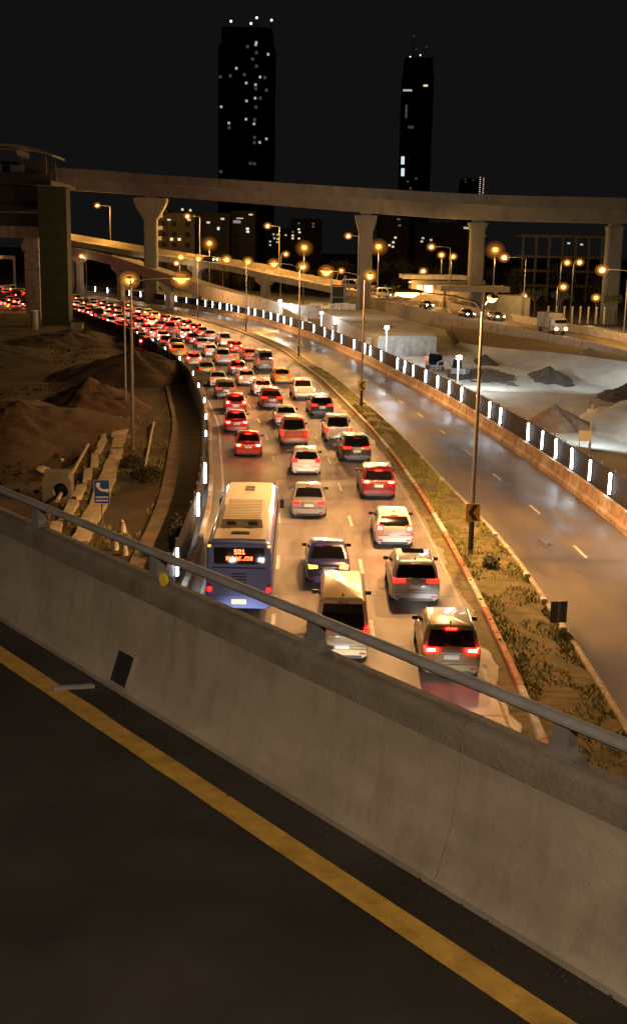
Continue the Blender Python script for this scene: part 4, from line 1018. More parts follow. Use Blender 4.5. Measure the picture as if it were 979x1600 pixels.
# high sodium masts beyond the ramp
for k, (x, y, z) in enumerate([(-27, 300, 14.0), (-3.3, 276, 13.4), (12.9, 262, 13.9), (36.3, 250, 13.7)]):
    L_ = thing('sodium_mast', 'mast with a strong orange sodium light beyond the ramp, %s from the left' % ordinal(k), 'street lamp', (x, y, 0), 0, 'orange sodium masts')
    MB().tube([(0, 0, -.5), (0, 0, z - .3)], [.16, .09], 8).build('pole', 'pole_paint', L_, True)
    q = MB().loft([[(rr_ * math.cos(6.2832 * j / 12), rr_ * math.sin(6.2832 * j / 12), z + zz) for j in range(12)] for rr_, zz in ((.15, .82), (.6, .66), (.66, .50))]); q.build('lamp_head', 'steel', L_, True)
    MB().blob((0, 0, z), (.60, .60, .50), 0, 12, 8, 0).build('lens', 'sodium_lens', L_, True)
    MB().blob((0, 0, z - .1), (1.0, 1.0, .92), 0, 16, 10, 0).build('inner_halo', 'halo_orange', L_, True)  # three nested glowing shells imitate the halo of the mast light
    MB().blob((0, 0, z - .15), (1.55, 1.55, 1.4), 0, 16, 10, 0).build('outer_halo', 'halo_amber', L_, True)
    MB().blob((0, 0, z - .15), (2.1, 2.1, 1.9), 0, 18, 12, 0).build('widest_halo', 'halo_faint', L_, True)
    lamp('lamp_light', 'POINT', L_, (0, 0, z - 2.3), 3800 if k < 3 else 2200, (1, .52, .13), .3)
# smaller lights that stand beyond and below the ramp
for k, (x, y, z) in enumerate([(-61, 318, 10.5), (-51.5, 312, 10.3), (-43.5, 300, 9.4), (-33, 288, 9.6), (26.6, 262, 12.8), (29.8, 272, 12.5), (22, 262, 9.3), (44, 222, 7.6), (50, 250, 11.8), (53, 252, 11.9), (-9, 290, 12.2), (4.5, 286, 8.6), (40.5, 238, 5.4), (52, 225, 5.6), (61, 226, 4.9)]):
    street_lamp((x, y, -.4), R(180 + 20 * k), 'small distant lamp post beyond the ramp, %s in the scattered row' % ordinal(k), [(1, 0, .9, .1)], h=z, power=900, lens='sodium_far' if k % 3 else 'pale_lens', col=(1, .66, .3), group='small lamps beyond the ramp', size=.8, bands=False, r=.08, ball=.42)

# traffic on the ramp, coming towards us
for k, (i, side, kind, colr, lab) in enumerate([(28, -2.6, 'sedan', 'black', 'dark car with headlights on the ramp beside the toll building'), (32, -2.4, 'sedan', 'black', 'black car with headlights on the ramp in front of the broad pier'), (33, -5.2, 'hatch', 'grey', 'grey car with headlights in the far lane of the ramp'), (20, -2.6, 'van', 'silver', 'silver van on the ramp under the second mast'),
                                              (21, -5.2, 'sedan', 'grey', 'grey car on the ramp just right of the silver van'), (23, -2.6, 'van', 'white', 'white and blue van on the ramp left of the slim pier'), (10, -2.4, 'sedan', 'black', 'dark car with two headlights on the ramp beside the wide-headed pier')]):
    p = rad[i]; t, nrm = path_frame(rad, i); b = p + nrm * side
    car(kind, colr, (b.x, b.y, p.z + .01), math.atan2(t.y, t.x) - math.pi / 2, lab, 'tail', 1, 0, group='vehicles on the ramp', cat='van' if kind == 'van' else 'car', head='headlight_far')
p = rad[37]; t, nrm = path_frame(rad, 37); b = p + nrm * -2.6
tk = thing('box_truck', 'white box truck with headlights on the ramp at the right', 'truck', (b.x, b.y, p.z + .01), math.atan2(t.y, t.x) - math.pi / 2, 'vehicles on the ramp')
MB().box(-1.05, 1.05, 0, 4.2, .9, 3.0, .05).build('cargo_box', 'concrete', tk); MB().loft([rrect(1.0, 4.3, 6.1, .5, .2), rrect(1.0, 4.3, 6.1, 1.3, .2), rrect(.92, 4.3, 5.7, 2.3, .2)]).build('cab', 'paint_car_silver', tk)
MB().box(-.85, .85, 5.86, 5.98, 1.4, 2.1).build('windscreen', 'glass_car', tk); MB().box(-.9, .9, .1, 5.8, .45, .88).build('chassis', 'black_plastic', tk)
for x in (-.75, .75):
    MB().box(x - .16, x + .16, 6.05, 6.16, .7, .95).build('headlight', 'headlight_far', tk)
    for y in (1.0, 5.0): MB().loft([[(x * 1.15 + xx, y + .42 * math.cos(6.2832 * j / 14), .42 + .42 * math.sin(6.2832 * j / 14)) for j in range(14)] for xx in (-.13, .13)]).build('wheel', 'rubber', tk)

# ------------------------------------------------------------------ broad concrete slab block of the unfinished ramp, low wall, site things
so = Vector((9, 180, 0))
sb = thing('concrete_block', 'broad low concrete deck block of the unfinished ramp on the site', 'concrete block', so)
top = [(7.6, 149), (15.3, 153), (14.6, 180), (10.9, 222), (0.4, 213), (4.2, 180)]
rel(MB().prism(top, -.3, 2.42), so).build('deck', 'concrete', sb)
rel(MB().prism([(x + (9 - x) * .012, y + (180 - y) * .012) for x, y in top], 2.425, 2.50), so).build('topping', 'sand', sb)
for x0, y0 in ((5.2, 178), (8.6, 168)):
    rel(MB().box(x0, x0 + 2.2, y0, y0 + 4, 2.504, 2.53), so).build('opening_cover', 'concrete_dark', sb)
lw = thing('low_wall', 'low pale concrete wall running along the site edge behind the hoarding', 'wall', (8, 152, 0))
LW = dense([(15.5, 100, .5), (13.4, 119.7, .55), (7.4, 150, .9), (3.0, 172, 1.1), (-1.6, 193, 1.7), (-6.0, 213, 2.9)], 4)
for a in range(0, len(LW) - 1, 2):
    rel(ribbon(LW, [(-.15, -2.5), (.15, -2.5), (.15, 0), (-.15, 0)], a, a + 2), Vector((8, 152, 0))).build('wall_panel', 'concrete', lw)
for k, (x, y, h) in enumerate([(2.6, 171.5, 2.6), (-1.9, 193.5, 2.9), (6.6, 152.5, 2.2)]):
    t = thing('concrete_post', 'square concrete post behind the hoarding by the slab block, %s from the right' % ordinal([1, 2, 0][k]), 'post', (x, y, -.2), 0, 'concrete posts by the slab block')
    MB().box(-.25, .25, -.25, .25, 0, h, .03).build('shaft', 'concrete', t); MB().box(-.4, .4, -.4, .4, h, h + .15).build('cap', 'concrete', t)
# stacked white frames on the far end of the block
for k, (x, y) in enumerate([(-.2, 214.2), (3.0, 215), (5.6, 215.6), (4.4, 218.6)]):
    t = thing('stacked_frames', 'stack of white metal frames on the slab block, %s from the left' % ordinal(k), 'stack', (x, y, 2.5), R(12 * k), 'white frame stacks')
    for j in range(4):
        for a in (-.9, .9): MB().box(a - .07, a + .07, -.6, .6, .28 * j, .28 * j + .12).build('rail', 'white_sheet', t)
        for b in (-.5, .5): MB().box(-1.1, 1.1, b - .07, b + .07, .28 * j + .122, .28 * j + .24).build('rail', 'white_sheet', t)
# scaffold with netting beside the slim pier
t = thing('scaffold_tower', 'dark netted scaffold tower beside the slim viaduct pier', 'scaffold', (5.2, 232, -.3), R(5))
for x in (-2.6, 0, 2.6):
    for y in (-1.2, 1.2): MB().tube([(x, y, 0), (x, y, 8.6)], .07, 6).build('standard', 'steel', t)
for z in (2.2, 4.4, 6.6):
    for y in (-1.2, 1.2): MB().tube([(-2.7, y, z), (2.7, y, z)], .06, 6).build('ledger', 'steel', t)
    MB().box(-2.6, 2.6, -1.1, 1.1, z + .07, z + .14).build('platform', 'bark', t)
MB().box(-2.5, .4, 1.28, 1.31, .5, 6.4).build('netting', 'green_net', t)
# site flood lights
for k, (o, s, h, pw_, lab) in enumerate([(12.2, 73.7, 3.3, 1500, 'white site floodlight on a short pole beside the parked pickup'), (14.2, 41.8, 3.2, 420, 'pale pole with a camera box behind the right end of the hoarding'), (12.0, 103.5, 4.1, 1700, 'white site floodlight in front of the slab block, behind the hoarding'), (15.6, 174.5, 4.0, 2200, 'white site floodlight left of the slab block'), (15.8, 151.1, 3.2, 2600, 'small white site floodlight at the left edge of the slab block')]):
    p = arc(o, s, -.2); t = thing('flood_light', lab, 'flood light', p, head(s))
    MB().tube([(0, 0, 0), (0, 0, h)], [.09, .07], 8).build('pole', 'white_sheet', t, True)
    if k == 1:
        MB().box(-.30, .1, -.14, .14, h - .55, h - .3, .03).build('camera_box', 'sign_white', t); MB().box(-.28, -.05, .15, .4, h + .02, h + .22, .03).build('lamp_head', 'steel', t); MB().box(-.24, -.08, .401, .42, h + .05, h + .19).build('lens', 'white_lens', t)
        lamp('lamp_light', 'SPOT', t, (-.15, .55, h + .1), 2200, (.85, .97, 1.0), .1, (R(72), 0, R(-50)), 140, .6)
    else:
        MB().box(-.28, .28, -.16, .10, h, h + .36, .04).build('lamp_head', 'steel', t); MB().box(-.24, .24, -.19, -.161, h + .04, h + .32).build('lens', 'white_lens', t)
        lamp('lamp_light', 'POINT', t, (0.5, -.45, h + .1), pw_, (.85, .97, 1.0), .15)
        if k in (0, 2): lamp('flood_beam', 'SPOT', t, (.5, .2, h + .2), 9000 if k == 0 else 1600, (.80, .95, 1.0), .2, (R(98), 0, R(-38 if k == 0 else -30)), 130, .8)
t = thing('added_light_mast', 'unseen light mast added beyond the right edge to light the ramp wall', 'flood light', (35, 106, -.3))  # added out of view to brighten the ramp wall and site
MB().tube([(0, 0, 0), (0, 0, 10)], [.14, .09], 8).build('pole', 'white_sheet', t, True)
for x in (-.5, .5): MB().box(x - .3, x + .3, -.15, .12, 9.8, 10.2, .04).build('lamp_head', 'steel', t); MB().box(x - .26, x + .26, .121, .14, 9.84, 10.16).build('lens', 'white_lens', t)
lamp('flood_beam', 'SPOT', t, (0, .4, 10), 13000, (.82, .95, 1.0), .3, (R(84), 0, R(14)), 95, .7)
t = thing('notice_board', 'small white board standing behind the hoarding at the right', 'board', arc(12.6, 37.9, -.2), head(38) + R(-12))
for x in (-.35, .35): MB().tube([(x, .05, 0), (x, .05, 1.9)], .03, 6).build('post', 'steel', t)
MB().box(-.42, .42, -.01, .02, 1.32, 2.0).build('board', 'sign_white', t)
car('pickup', 'black', arc(16.0, 97.0, .0), head(97) + R(168), 'dark pickup truck parked on the site facing the camera', 'tail', 1, 0, cat='pickup', group=None or 'vehicles on the site', bed='white_sheet', head='plate_white')
t = thing('mini_excavator', 'small dark excavator parked on the site beside the floodlight', 'excavator', arc(15.6, 85.5, -.1), R(60))
for x in (-.6, .6): MB().loft([[(x - .18, y, z) for y, z in ((-1.0, .1), (-.8, 0), (.8, 0), (1.0, .1), (1.0, .4), (.8, .52), (-.8, .52), (-1.0, .4))], [(x + .18, y, z) for y, z in ((-1.0, .1), (-.8, 0), (.8, 0), (1.0, .1), (1.0, .4), (.8, .52), (-.8, .52), (-1.0, .4))]]).build('track', 'rubber', t)
MB().loft([rrect(.7, -1.0, .7, .6, .2), rrect(.7, -1.0, .7, 1.2, .2)]).build('body', 'paint_car_grey', t); MB().loft([rrect(.42, -.2, .65, 1.2, .1), rrect(.38, -.15, .55, 2.0, .1)]).build('cab', 'glass_car', t)
MB().tube([(0.2, .7, 1.0), (.2, 1.6, 2.1), (.2, 2.6, 1.5), (.2, 2.7, .6)], [.13, .12, .10, .08], 6).build('arm', 'paint_car_grey', t); MB().loft([[(-.1, 2.5, .15), (.5, 2.5, .15), (.5, 2.9, .6), (-.1, 2.9, .6)], [(-.1, 2.8, .1), (.5, 2.8, .1), (.5, 3.0, .55), (-.1, 3.0, .55)]]).build('bucket', 'steel', t)
mound('brown earth pile behind the hoarding beside the pale pole', (18.6, 91, -.2), 3.6, 3.2, 1.9, 'brown_pile', 21.0)
mound('large grey earth pile at the right edge of the site', (25.8, 92, -.3), 6.5, 10, 2.6, 'sand', 24.0)
mound('long dark soil bank at the foot of the pale slope', (25.2, 128, -.3), 2.6, 8, 1.5, 'dark_soil', 27.0)
mound('rough dark soil heap at the right end of the pale slope', (28.6, 110, -.3), 3.2, 6, 1.6, 'dark_soil', 30.0)
mound('small dark soil heap at the far end of the pale slope', (20.6, 146, -.3), 1.8, 6, 1.0, 'dark_soil', 30.5)
mound('flat dark spread of soil across the middle of the site', (18.6, 131, -.25), 4.2, 13, .45, 'dark_soil', 33.0)
mound('weedy brown heap on top of the pale slope', (32.0, 141, 1.2), 3.2, 2.6, 1.0, 'brown_pile', 36.0)
# pale sloped retaining bank and the brown terrace behind it
base = dense([(18.8, 166, -.3), (21.6, 150, -.3), (25.6, 134, -.3), (30.4, 117, -.3), (34.5, 100, -.3)], 5)
topl = dense([(20.3, 170, .5), (24.0, 156, .9), (28.6, 141, 1.6), (33.2, 124, 2.1), (37.5, 106, 2.2)], 5)
back = dense([(22.6, 205, .7), (29.3, 182, .8), (33.6, 166, .8), (37.6, 148, .8), (40.0, 118, .8)], 5)
q = MB(); rs = []
for a, b in zip(base, topl):
    rs.append([a + (b - a) * f + Vector((0, 0, .10 * noise.noise((a + (b - a) * f) * .5))) for f in (0, .25, .5, .75, 1)])
struct(q.loft(rs, cap=False, closed=False).build('embankment_slope', 'sand', smooth=True))
q = MB(); rs = []
for a, b in zip(topl, back):
    rs.append([a + (b - a) * f + Vector((0, 0, .25 * noise.noise((a + (b - a) * f) * .4) if 0 < f else 0)) for f in (0, .06, .25, .5, .75, 1)])
struct(q.loft(rs, cap=False, closed=False).build('terrace', 'mud', smooth=True))

# toll building
to = Vector((24, 245, 0)); tb = thing('toll_building', 'low orange-lit toll building with flat canopies beyond the ramp', 'building', to)
def tbx(n, m, x0, x1, y0, y1, z0, z1, par_=tb): return MB().box(x0 - to.x, x1 - to.x, y0 - to.y, y1 - to.y, z0, z1).build(n, m, par_)
tbx('wall', 'toll_wall', 19, 34, 245, 252, 0, 7.3)
rf = tbx('roof', 'concrete', 17, 30, 243, 254, 7.6, 8.4); tbx('canopy', 'toll_wall', 24, 37.5, 236, 244.9, 5.5, 6.6)
tbx('parapet', 'toll_wall', 18, 36, 241, 241.4, 1.0, 3.4); tbx('side_block', 'toll_wall', 36, 43, 244, 252, 0, 4.6)
for x in (25, 30, 35): tbx('column', 'toll_wall', x - .3, x + .3, 237, 237.6, 0, 5.5)
for k, (x0, x1, m_) in enumerate([(20, 21.2, 'window_white'), (21.5, 23.3, 'window_cool'), (31, 32.6, 'window_cool')]): tbx('window', m_, x0, x1, 244.93, 244.99, 4.9, 6.4)
tbx('door', 'bark', 26.6, 28.4, 244.93, 244.99, 1, 4.6)
lamp('canopy_light', 'POINT', tb, (25.5 - to.x, 241.5 - to.y, 5.0), 1300, (1, .52, .12), .3)
MB().box(25.2 - to.x, 25.8 - to.x, 241.3 - to.y, 241.7 - to.y, 5.3, 5.45).build('ceiling_lamp', 'sodium_lens', tb)
lamp('gable_light', 'POINT', tb, (18.5 - to.x, 242.5 - to.y, 6.6), 1000, (1, .52, .12), .3)
MB().box(18.2 - to.x, 18.8 - to.x, 242.3 - to.y, 242.7 - to.y, 6.9, 7.1).build('wall_lamp', 'sodium_lens', tb)
for k in range(8):
    t = thing('marker_post', 'short orange post in the row right of the toll building, %s from the left' % ordinal(k), 'post', (44.5 + 1.55 * k, 232, 0), 0, 'orange posts by the ramp')
    MB().tube([(0, 0, 0), (0, 0, 3.1)], .17, 8).build('shaft', 'barrier_pale', t); MB().tube([(0, 0, 3.1), (0, 0, 3.25)], .2, 8).build('cap', 'kerb_white', t)
def bare_tree(loc, h, label, seed):
    r3 = random.Random(seed); t = thing('young_tree', label, 'tree', loc, 0, 'young trees behind the ramp')
    MB().tube([(0, 0, 0), (.1, 0, h * .5), (0, .1, h * .72)], [.12, .09, .06], 6).build('trunk', 'bark', t)
    q = MB(); lf = MB()
    for k in range(16):
        a = r3.uniform(0, 6.28); e = r3.uniform(.5, 1.1); tip = Vector((math.cos(a) * h * .30 * e, math.sin(a) * h * .30 * e, h * r3.uniform(.78, 1.0)))
        q.tube([(0, .05, h * .62), tip * .6 + Vector((0, 0, h * .32)), tip], [.05, .03, .012], 5)
        for j in range(26):
            p = tip + Vector((r3.gauss(0, .28), r3.gauss(0, .28), r3.gauss(0, .22))); u = Vector((r3.gauss(0, 1), r3.gauss(0, 1), r3.gauss(0, 1))).normalized() * .16; v = u.orthogonal() * .5
            lf.add([p - u, p + v, p + u, p - v], [(0, 1, 2, 3)])
    q.build('branch', 'bark', t); lf.build('crown', 'leaf', t)
bare_tree((42.5, 236, 0), 6.2, 'young tree with a round crown, left of the orange posts', 1)
bare_tree((47.5, 236, 0), 6.0, 'young tree with a thin crown above the orange posts', 2)
bare_tree((57.0, 232, 0), 5.4, 'young tree at the right beside the last pier', 3)
bare_tree((15.5, 256, 0), 5.8, 'young tree right of the slim pier behind the ramp', 4)

# ------------------------------------------------------------------ station and shrouded pillar at the left
st = thing('green_pillar', 'tall pillar shrouded in dark green netting at the left', 'pillar', (-43.6, 201, -.4))
MB().box(-2.28, 2.30, -1.6, 1.6, 0, 22.6, .2).build('netting', 'green_net', st)
for k in range(7): MB().box(-2.31, 2.33, -1.63, 1.63, 2.8 * k + 2.2, 2.8 * k + 2.26).build('tie_band', 'hoarding_dark', st)
t = thing('concrete_pillar', 'grey concrete portal pillar left of the green shrouded pillar', 'pillar', (-50.6, 215, -.4))
for k in range(5): MB().box(-1.3, 1.3, -1.3, 1.3, 3.0 * k, 3.0 * k + 2.92, .08).build('pillar_lift', 'concrete', t)
sx0 = Vector((-54, 208, 0)); stn = thing('station_building', 'dark unfinished station hall with a curved roof at the far left', 'station', sx0)
def sbx(n, m, x0, x1, y0, y1, z0, z1, b=0): return MB().box(x0 - sx0.x, x1 - sx0.x, y0 - sx0.y, y1 - sx0.y, z0, z1, b).build(n, m, stn)
sbx('cross_beam', 'concrete', -75, -46.6, 206, 219, 14.0, 15.9); sbx('cross_beam', 'station_dark', -75, -46.6, 205.5, 220, 16.0, 17.9); sbx('floor_slab', 'station_dark', -75, -46.1, 204, 224, 18.6, 19.4)
sbx('wall', 'station_dark', -75, -47.2, 206, 222, 19.4, 22.4); sbx('floor_slab', 'station_dark', -75, -44.6, 203.5, 224, 22.6, 23.4)
for k in range(9): sbx('parapet_panel', 'station_dark', -75 + 3.4 * k, -71.7 + 3.4 * k, 203.4, 203.7, 23.4, 24.5)
for k in range(8): sbx('column', 'station_dark', -74 + 4 * k, -73.5 + 4 * k, 204.4, 204.9, 23.4, 27.2)
for x0, x1 in ((-53.9, -52.6), (-51.2, -48.9)): sbx('sign_panel', 'station_roof', x0, x1, 203.1, 203.35, 24.6, 25.7)
sbx('column', 'concrete_dark', -74, -72, 207, 210, -.4, 14); sbx('back_wall', 'station_dark', -75, -46, 214, 214.3, 23.4, 27.0)
q = MB(); rs = []
for k in range(13):
    f = k / 12; x = -75 + 31.2 * f; z = 28.6 - 1.6 * max(0, (f - .75) / .25) ** 2
    rs.append([(x - sx0.x, 201.5 - sx0.y, z), (x - sx0.x, 211 - sx0.y, z), (x - sx0.x, 211 - sx0.y, z + .35), (x - sx0.x, 201.5 - sx0.y, z + .35)])
q.loft(rs).build('roof', 'station_roof', stn)
for k in range(6):
    MB().box(-75 + 5 * k - sx0.x, -74.7 + 5 * k - sx0.x, 202 - sx0.y, 210.5 - sx0.y, 27.2, 28.1).build('roof_rib', 'station_dark', stn)
t = thing('gantry', 'pale sign gantry over the far motorway at the left', 'gantry', arc(-8, 330, 0), head(330))
for x in (-16, 12): MB().box(x - .3, x + .3, -.3, .3, 0, 9.5).build('leg', 'steel', t)
MB().box(-16, 12, -.35, .35, 8.6, 9.6).build('beam', 'steel', t)
for k in range(2):
    t = thing('site_drum', ['pale upright drum at the foot of the green pillar', 'low pale crate right of the green pillar'][k], 'drum', [(-43.9, 186, -.2), (-37.5, 187, -.2)][k])
    if k == 0:
        MB().tube([(0, 0, 0), (0, 0, 3.0)], .55, 14).build('drum', 'concrete', t); MB().tube([(0, 0, 3.0), (0, 0, 3.15)], .6, 14).build('rim', 'kerb_white', t)
    else:
        MB().box(-.9, .9, -.5, .5, 0, 1.2, .05).build('crate', 'concrete', t); MB().box(-.95, .95, -.55, .55, 1.2, 1.28).build('lid', 'concrete_dark', t)

# ------------------------------------------------------------------ towers and city beyond
def lit(par_, org, spots, size, m_):
    for x, y, z in spots: MB().box(x - size[0] / 2 - org[0], x + size[0] / 2 - org[0], y - .3 - org[1], y - .02 - org[1], z - size[1] / 2 - org[2], z + size[1] / 2 - org[2]).build('window', m_, par_)
def tower(name, label, px, Y, x0, x1, z1, setb, m_='tower'):
    t = thing(name, label, 'tower', ((x0 + x1) / 2, Y, -1)); c_ = (x0 + x1) / 2; hw_ = (x1 - x0) / 2
    MB().loft([[(sx * hw_ * f, (sy + 1) * hw_, z) for sx, sy in ((-.86, -1), (.86, -1), (1, -.86), (1, 1), (-1, 1), (-1, -.86))] for z, f in ((0, 1), (z1 * .93, 1), (z1 * .93, .9), (z1, .9))]).build('shaft', m_, t)
    for k in range(1, int(z1 / 14)): MB().box(-hw_ * 1.01, hw_ * 1.01, -.15, 2 * hw_ * .8, k * 14.0, k * 14.0 + .5).build('floor_band', m_, t)
    return t, c_
t1, c1 = tower('dark_tower', 'broad dark residential tower with scattered lit windows, left of the two', 0, 800, -66.5, -31.0, 151, 0)
o1 = (c1, 800, -1)
lit(t1, o1, [(x, 800, z) for x, z in [(-42.3, 140.9), (-42.6, 139.5), (-34.7, 133.9), (-54.9, 125.1), (-39.7, 120.1), (-48.5, 116.3), (-42.5, 115.4), (-42.7, 107.2), (-48.2, 105.4), (-64.5, 101.5), (-59.5, 91.6), (-48.5, 94.2), (-43.3, 91.4), (-35.2, 82.3), (-39.5, 80.0)]], (1.5, 1.5), 'window_white')
lit(t1, o1, [(x, 800, z) for x, z in [(-47.8, 138.3), (-42.0, 134.8), (-42.0, 126.6), (-49.8, 121.4), (-65.0, 119.8), (-58.7, 120.5), (-36.6, 119.8), (-42.3, 113.0), (-35.5, 112.2), (-39.4, 107.3), (-42.2, 101.7), (-42.9, 94.0), (-59.3, 88.8), (-42.8, 83.0), (-43.0, 79.8), (-45.5, 66.9), (-42.9, 66.7), (-64.6, 61.3), (-44.5, 130.9)]], (1.8, 1.8), 'window_dim')
for x, z in [(-58.6, 153.7), (-42.3, 156.1), (-45.9, 152.6), (-32.9, 154.8)]:
    MB().tube([(x - c1, 3, 148.5), (x - c1, 3, z + .4)], .25, 6).build('mast', 'tower', t1); MB().blob((x - c1, 2.4, z + 1), (.8, .8, .8), 0, 8, 6, 0).build('beacon', 'obstruction', t1)
t2, c2 = tower('dark_tower', 'slim dark tower with a bright ledge light, right of the two', 0, 900, 58.5, 80.5, 150, 0)
o2 = (c2, 900, -1)
lit(t2, o2, [(74.5, 900, 129.9)], (3.2, 1.4), 'window_warm'); lit(t2, o2, [(61.2, 900, 111.9)], (1.6, 9), 'window_dim'); lit(t2, o2, [(65.0, 900, 101.1)], (4, 1.8), 'window_dim')
lit(t2, o2, [(59.9, 900, 77.8), (60.2, 900, 69.5)], (2.4, 5.5), 'window_cool'); lit(t2, o2, [(70.0, 900, 65.2), (64.0, 900, 63.0), (66.3, 900, 58.3)], (1.6, 1.6), 'window_dim')
lit(t2, o2, [(61.6, 900, 126.4)], (6.5, 1.4), 'window_white')
for x, z in [(64.6, 163.6), (74.4, 156.5), (67.1, 154.6), (70.1, 150.9), (62.9, 149.6)]:
    MB().tube([(x - c2, 3, 147.5), (x - c2, 3, z + .4)], .25, 6).build('mast', 'tower', t2); MB().blob((x - c2, 2.4, z + 1), (.55, .55, .55), 0, 8, 6, 0).build('beacon', 'window_dim' if z > 152 else 'obstruction', t2)
t3, c3 = tower('dark_tower', 'distant slim tower with a ladder of small lights above the viaduct', 0, 1000, 115, 134, 73, 0)
for k in range(9):
    lit(t3, (c3, 1000, -1), [(130.0, 1000, 73 - 1.6 * k), (132.8, 1000, 72.4 - 1.6 * k)], (.9, .7), 'window_warm' if k % 2 else 'window_white')
lit(t3, (c3, 1000, -1), [(118.3, 1000, 69.0), (124.5, 1000, 70.8), (117.8, 1000, 71.2)], (1.3, 1.0), 'window_dim')

def block(name, label, x0, x1, Y, z1, m_, depth=16, floors=3.2):
    t = thing(name, label, 'building', ((x0 + x1) / 2, Y, -1), 0, 'city buildings beyond the ramps'); hw_ = (x1 - x0) / 2
    MB().box(-hw_, hw_, 0, depth, 0, z1 + 1).build('wall', m_, t); MB().box(-hw_ - .3, hw_ + .3, -.3, depth + .3, z1 + 1.0, z1 + 1.6).build('roof', m_, t)
    k = 1
    while k * floors < z1:
        MB().box(-hw_ - .1, hw_ + .1, -.15, -.01, k * floors, k * floors + .35).build('floor_band', m_, t)
        n_ = max(2, int(hw_ * 2 / 3.4))
        if Y < 480:
            for j in range(n_):
                x = -hw_ + (j + .5) * 2 * hw_ / n_; MB().box(x - .75, x + .75, -.06, -.005, k * floors + 1.1, k * floors + 2.5).build('window', 'window_dark', t)
        k += 1
    return t, ((x0 + x1) / 2, Y, -1)
b, o = block('city_block', 'grey block with white lights just right of the wide-headed pier', -51.5, -47.6, 381, 23.5, 'city'); lit(b, o, [(-49.6, 380.9, 18.7), (-49.5, 380.9, 22.4), (-49.9, 380.9, 15.5)], (1.4, 1.2), 'window_dim')
b, o = block('city_block', 'grey apartment block with two white roof lights', -47.4, -39, 381, 22.6, 'city'); lit(b, o, [(-46.9, 380.9, 21.2), (-40.6, 380.9, 21.3)], (1.0, .5), 'window_white'); lit(b, o, [(-42.7, 380.9, 24.4), (-40.2, 380.9, 24.2)], (.7, .7), 'window_white'); lit(b, o, [(-46.1, 380.9, 15.3), (-43.7, 380.9, 15.3)], (.9, .8), 'window_warm')
b, o = block('city_block', 'dim brown block right of the apartment block with white lights', -38.6, -28.4, 385, 23.0, 'city_dark'); lit(b, o, [(-30.5, 384.9, 21.9), (-35.0, 384.9, 20.7)], (1.1, .6), 'window_white'); lit(b, o, [(-31.8, 384.9, 18.9)], (.7, .9), 'window_cool')
b, o = block('city_block', 'dark block with a bluish lit sign strip', -28, -20.5, 390, 24, 'city_dark'); lit(b, o, [(-25.4, 389.9, 22.3)], (2.2, .3), 'window_white'); lit(b, o, [(-26.3, 389.9, 21.2)], (2.4, .9), 'facade_blue'); lit(b, o, [(-21.9, 389.9, 23.5)], (1.2, .5), 'window_white'); lit(b, o, [(-22.9, 389.9, 19.1), (-22.8, 389.9, 18.2)], (.9, .6), 'window_cool')
b, o = block('city_block', 'dark far block with a cluster of small lit windows', -20, -11, 450, 20, 'city_dark'); lit(b, o, [(x, 449.9, z) for x, z in [(-15.3, 18.1), (-16.5, 16.8), (-15.3, 16.6), (-15.4, 15.4), (-18.0, 15.6), (-18.0, 14.3), (-16.8, 18.2), (-12.3, 18.0)]], (.7, .6), 'window_white')
b, o = block('city_block', 'dark far block with a stepped column of lit windows', -10.6, 1, 450, 23.5, 'city_dark'); lit(b, o, [(x, 449.9, z) for x, z in [(-9.7, 17.9), (-9.7, 16.9), (-7.4, 16.9), (-7.2, 19.1), (-7.5, 20.2)]], (.8, .6), 'window_warm'); lit(b, o, [(-9.7, 449.9, 19.2), (-2.2, 449.9, 22.3), (-2.2, 449.9, 21.2), (-7.5, 449.9, 22.3)], (.8, .6), 'window_dim')
b, o = block('city_block', 'dark far block with three lights right of the slim pier', 22, 33, 450, 25, 'city_dark'); lit(b, o, [(x, 449.9, z) for x, z in [(28.2, 17.9), (26.1, 15.1), (27.4, 14.6), (27.5, 16.2)]], (.8, .7), 'window_warm'); lit(b, o, [(29.2, 449.9, 24.5), (29.6, 449.9, 22.3)], (1.2, .6), 'window_dim')
b, o = block('city_block', 'dark far block with a light behind the broad pier', 36, 62, 450, 23, 'city_dark'); lit(b, o, [(x, 449.9, z) for x, z in [(53.7, 21.9), (54.6, 21.8), (38.4, 17.9), (38.0, 16.7), (41.4, 17.3), (61.0, 19.1), (60.5, 13.9)]], (.9, .7), 'window_white')
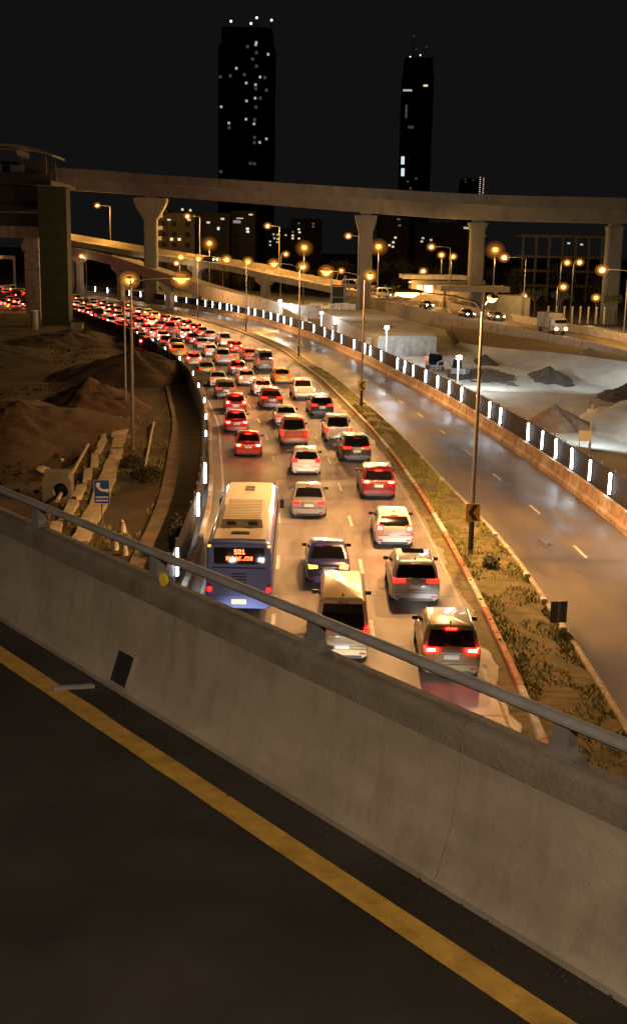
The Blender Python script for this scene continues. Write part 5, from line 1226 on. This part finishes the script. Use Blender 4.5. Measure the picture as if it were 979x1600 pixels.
# unfinished concrete frame building
t = thing('unfinished_building', 'unfinished concrete frame building under the viaduct at the right', 'building', (72, 350, -.5))
for k in range(8): MB().box(-13.5 + 3.8 * k, -12.9 + 3.8 * k, 0, .6, 0, 18.8).build('column', 'concrete_dark', t)
for z in (4.2, 8.4, 12.4, 18.2): MB().box(-14, 15, -.4, 9, z, z + .7).build('floor_slab', 'concrete_dark', t)
lit(t, (72, 350, -.5), [(75.4, 349.5, 15.9), (71.7, 349.5, 16.2)], (.8, .5), 'window_white')
# dark trees in front of the city
def far_tree(loc, h, rad_, label, seed):
    r3 = random.Random(seed); t = thing('far_tree', label, 'tree', loc, 0, 'dark trees in front of the city')
    MB().tube([(0, 0, 0), (0, 0, h * .6)], [.25, .12], 6).build('trunk', 'bark', t)
    lf = MB(); cl = [Vector((r3.gauss(0, .5) * rad_, r3.gauss(0, .5) * rad_, h * r3.uniform(.45, .92))) for _ in range(14)]
    for k in range(1500):
        c_ = r3.choice(cl); p = c_ + Vector((r3.gauss(0, 1), r3.gauss(0, 1), r3.gauss(0, .8))) * rad_ * .22; u = Vector((r3.gauss(0, 1), r3.gauss(0, 1), r3.gauss(0, 1))).normalized() * .22; v = u.orthogonal() * .5
        lf.add([p - u, p + v, p + u, p - v], [(0, 1, 2, 3)])
    lf.build('crown', 'leaf_dark', t)
for k, (x, y, h) in enumerate([(-26, 330, 12), (-19, 336, 11), (-5, 330, 10), (6, 325, 11), (24, 320, 12), (31, 318, 11), (48, 300, 10), (62, 305, 11), (70, 300, 9), (-58, 362, 14)]):
    far_tree((x, y, -.6), h, 4.2, 'dark tree standing before the city beyond the ramp, %s of the row' % ordinal(k), 40 + k)

# loose clods on the bare earth (uncountable)
mb = MB(); rnd = random.Random(77)
for k in range(2600):
    s_ = rnd.uniform(18, 130); o_ = LF(s_) - rnd.uniform(5.5, 26); p = arc(o_, s_, 0)
    if noise.noise(Vector((p.x * .15, p.y * .1, 2))) < -.05: continue
    r_ = rnd.uniform(.04, .16) * (1.6 if rnd.random() < .08 else 1)
    z_ = max(-.1 + .35 * noise.noise(p * .16), -.1) + rnd.uniform(0, .12)
    mb.blob((p.x, p.y, z_), (r_, r_ * .9, r_ * .7), k, 5, 3, .5)
tag(mb.build('dirt_clods', 'mud'), 'loose clods and stones scattered over the bare earth at the left', 'clods', kind='stuff')
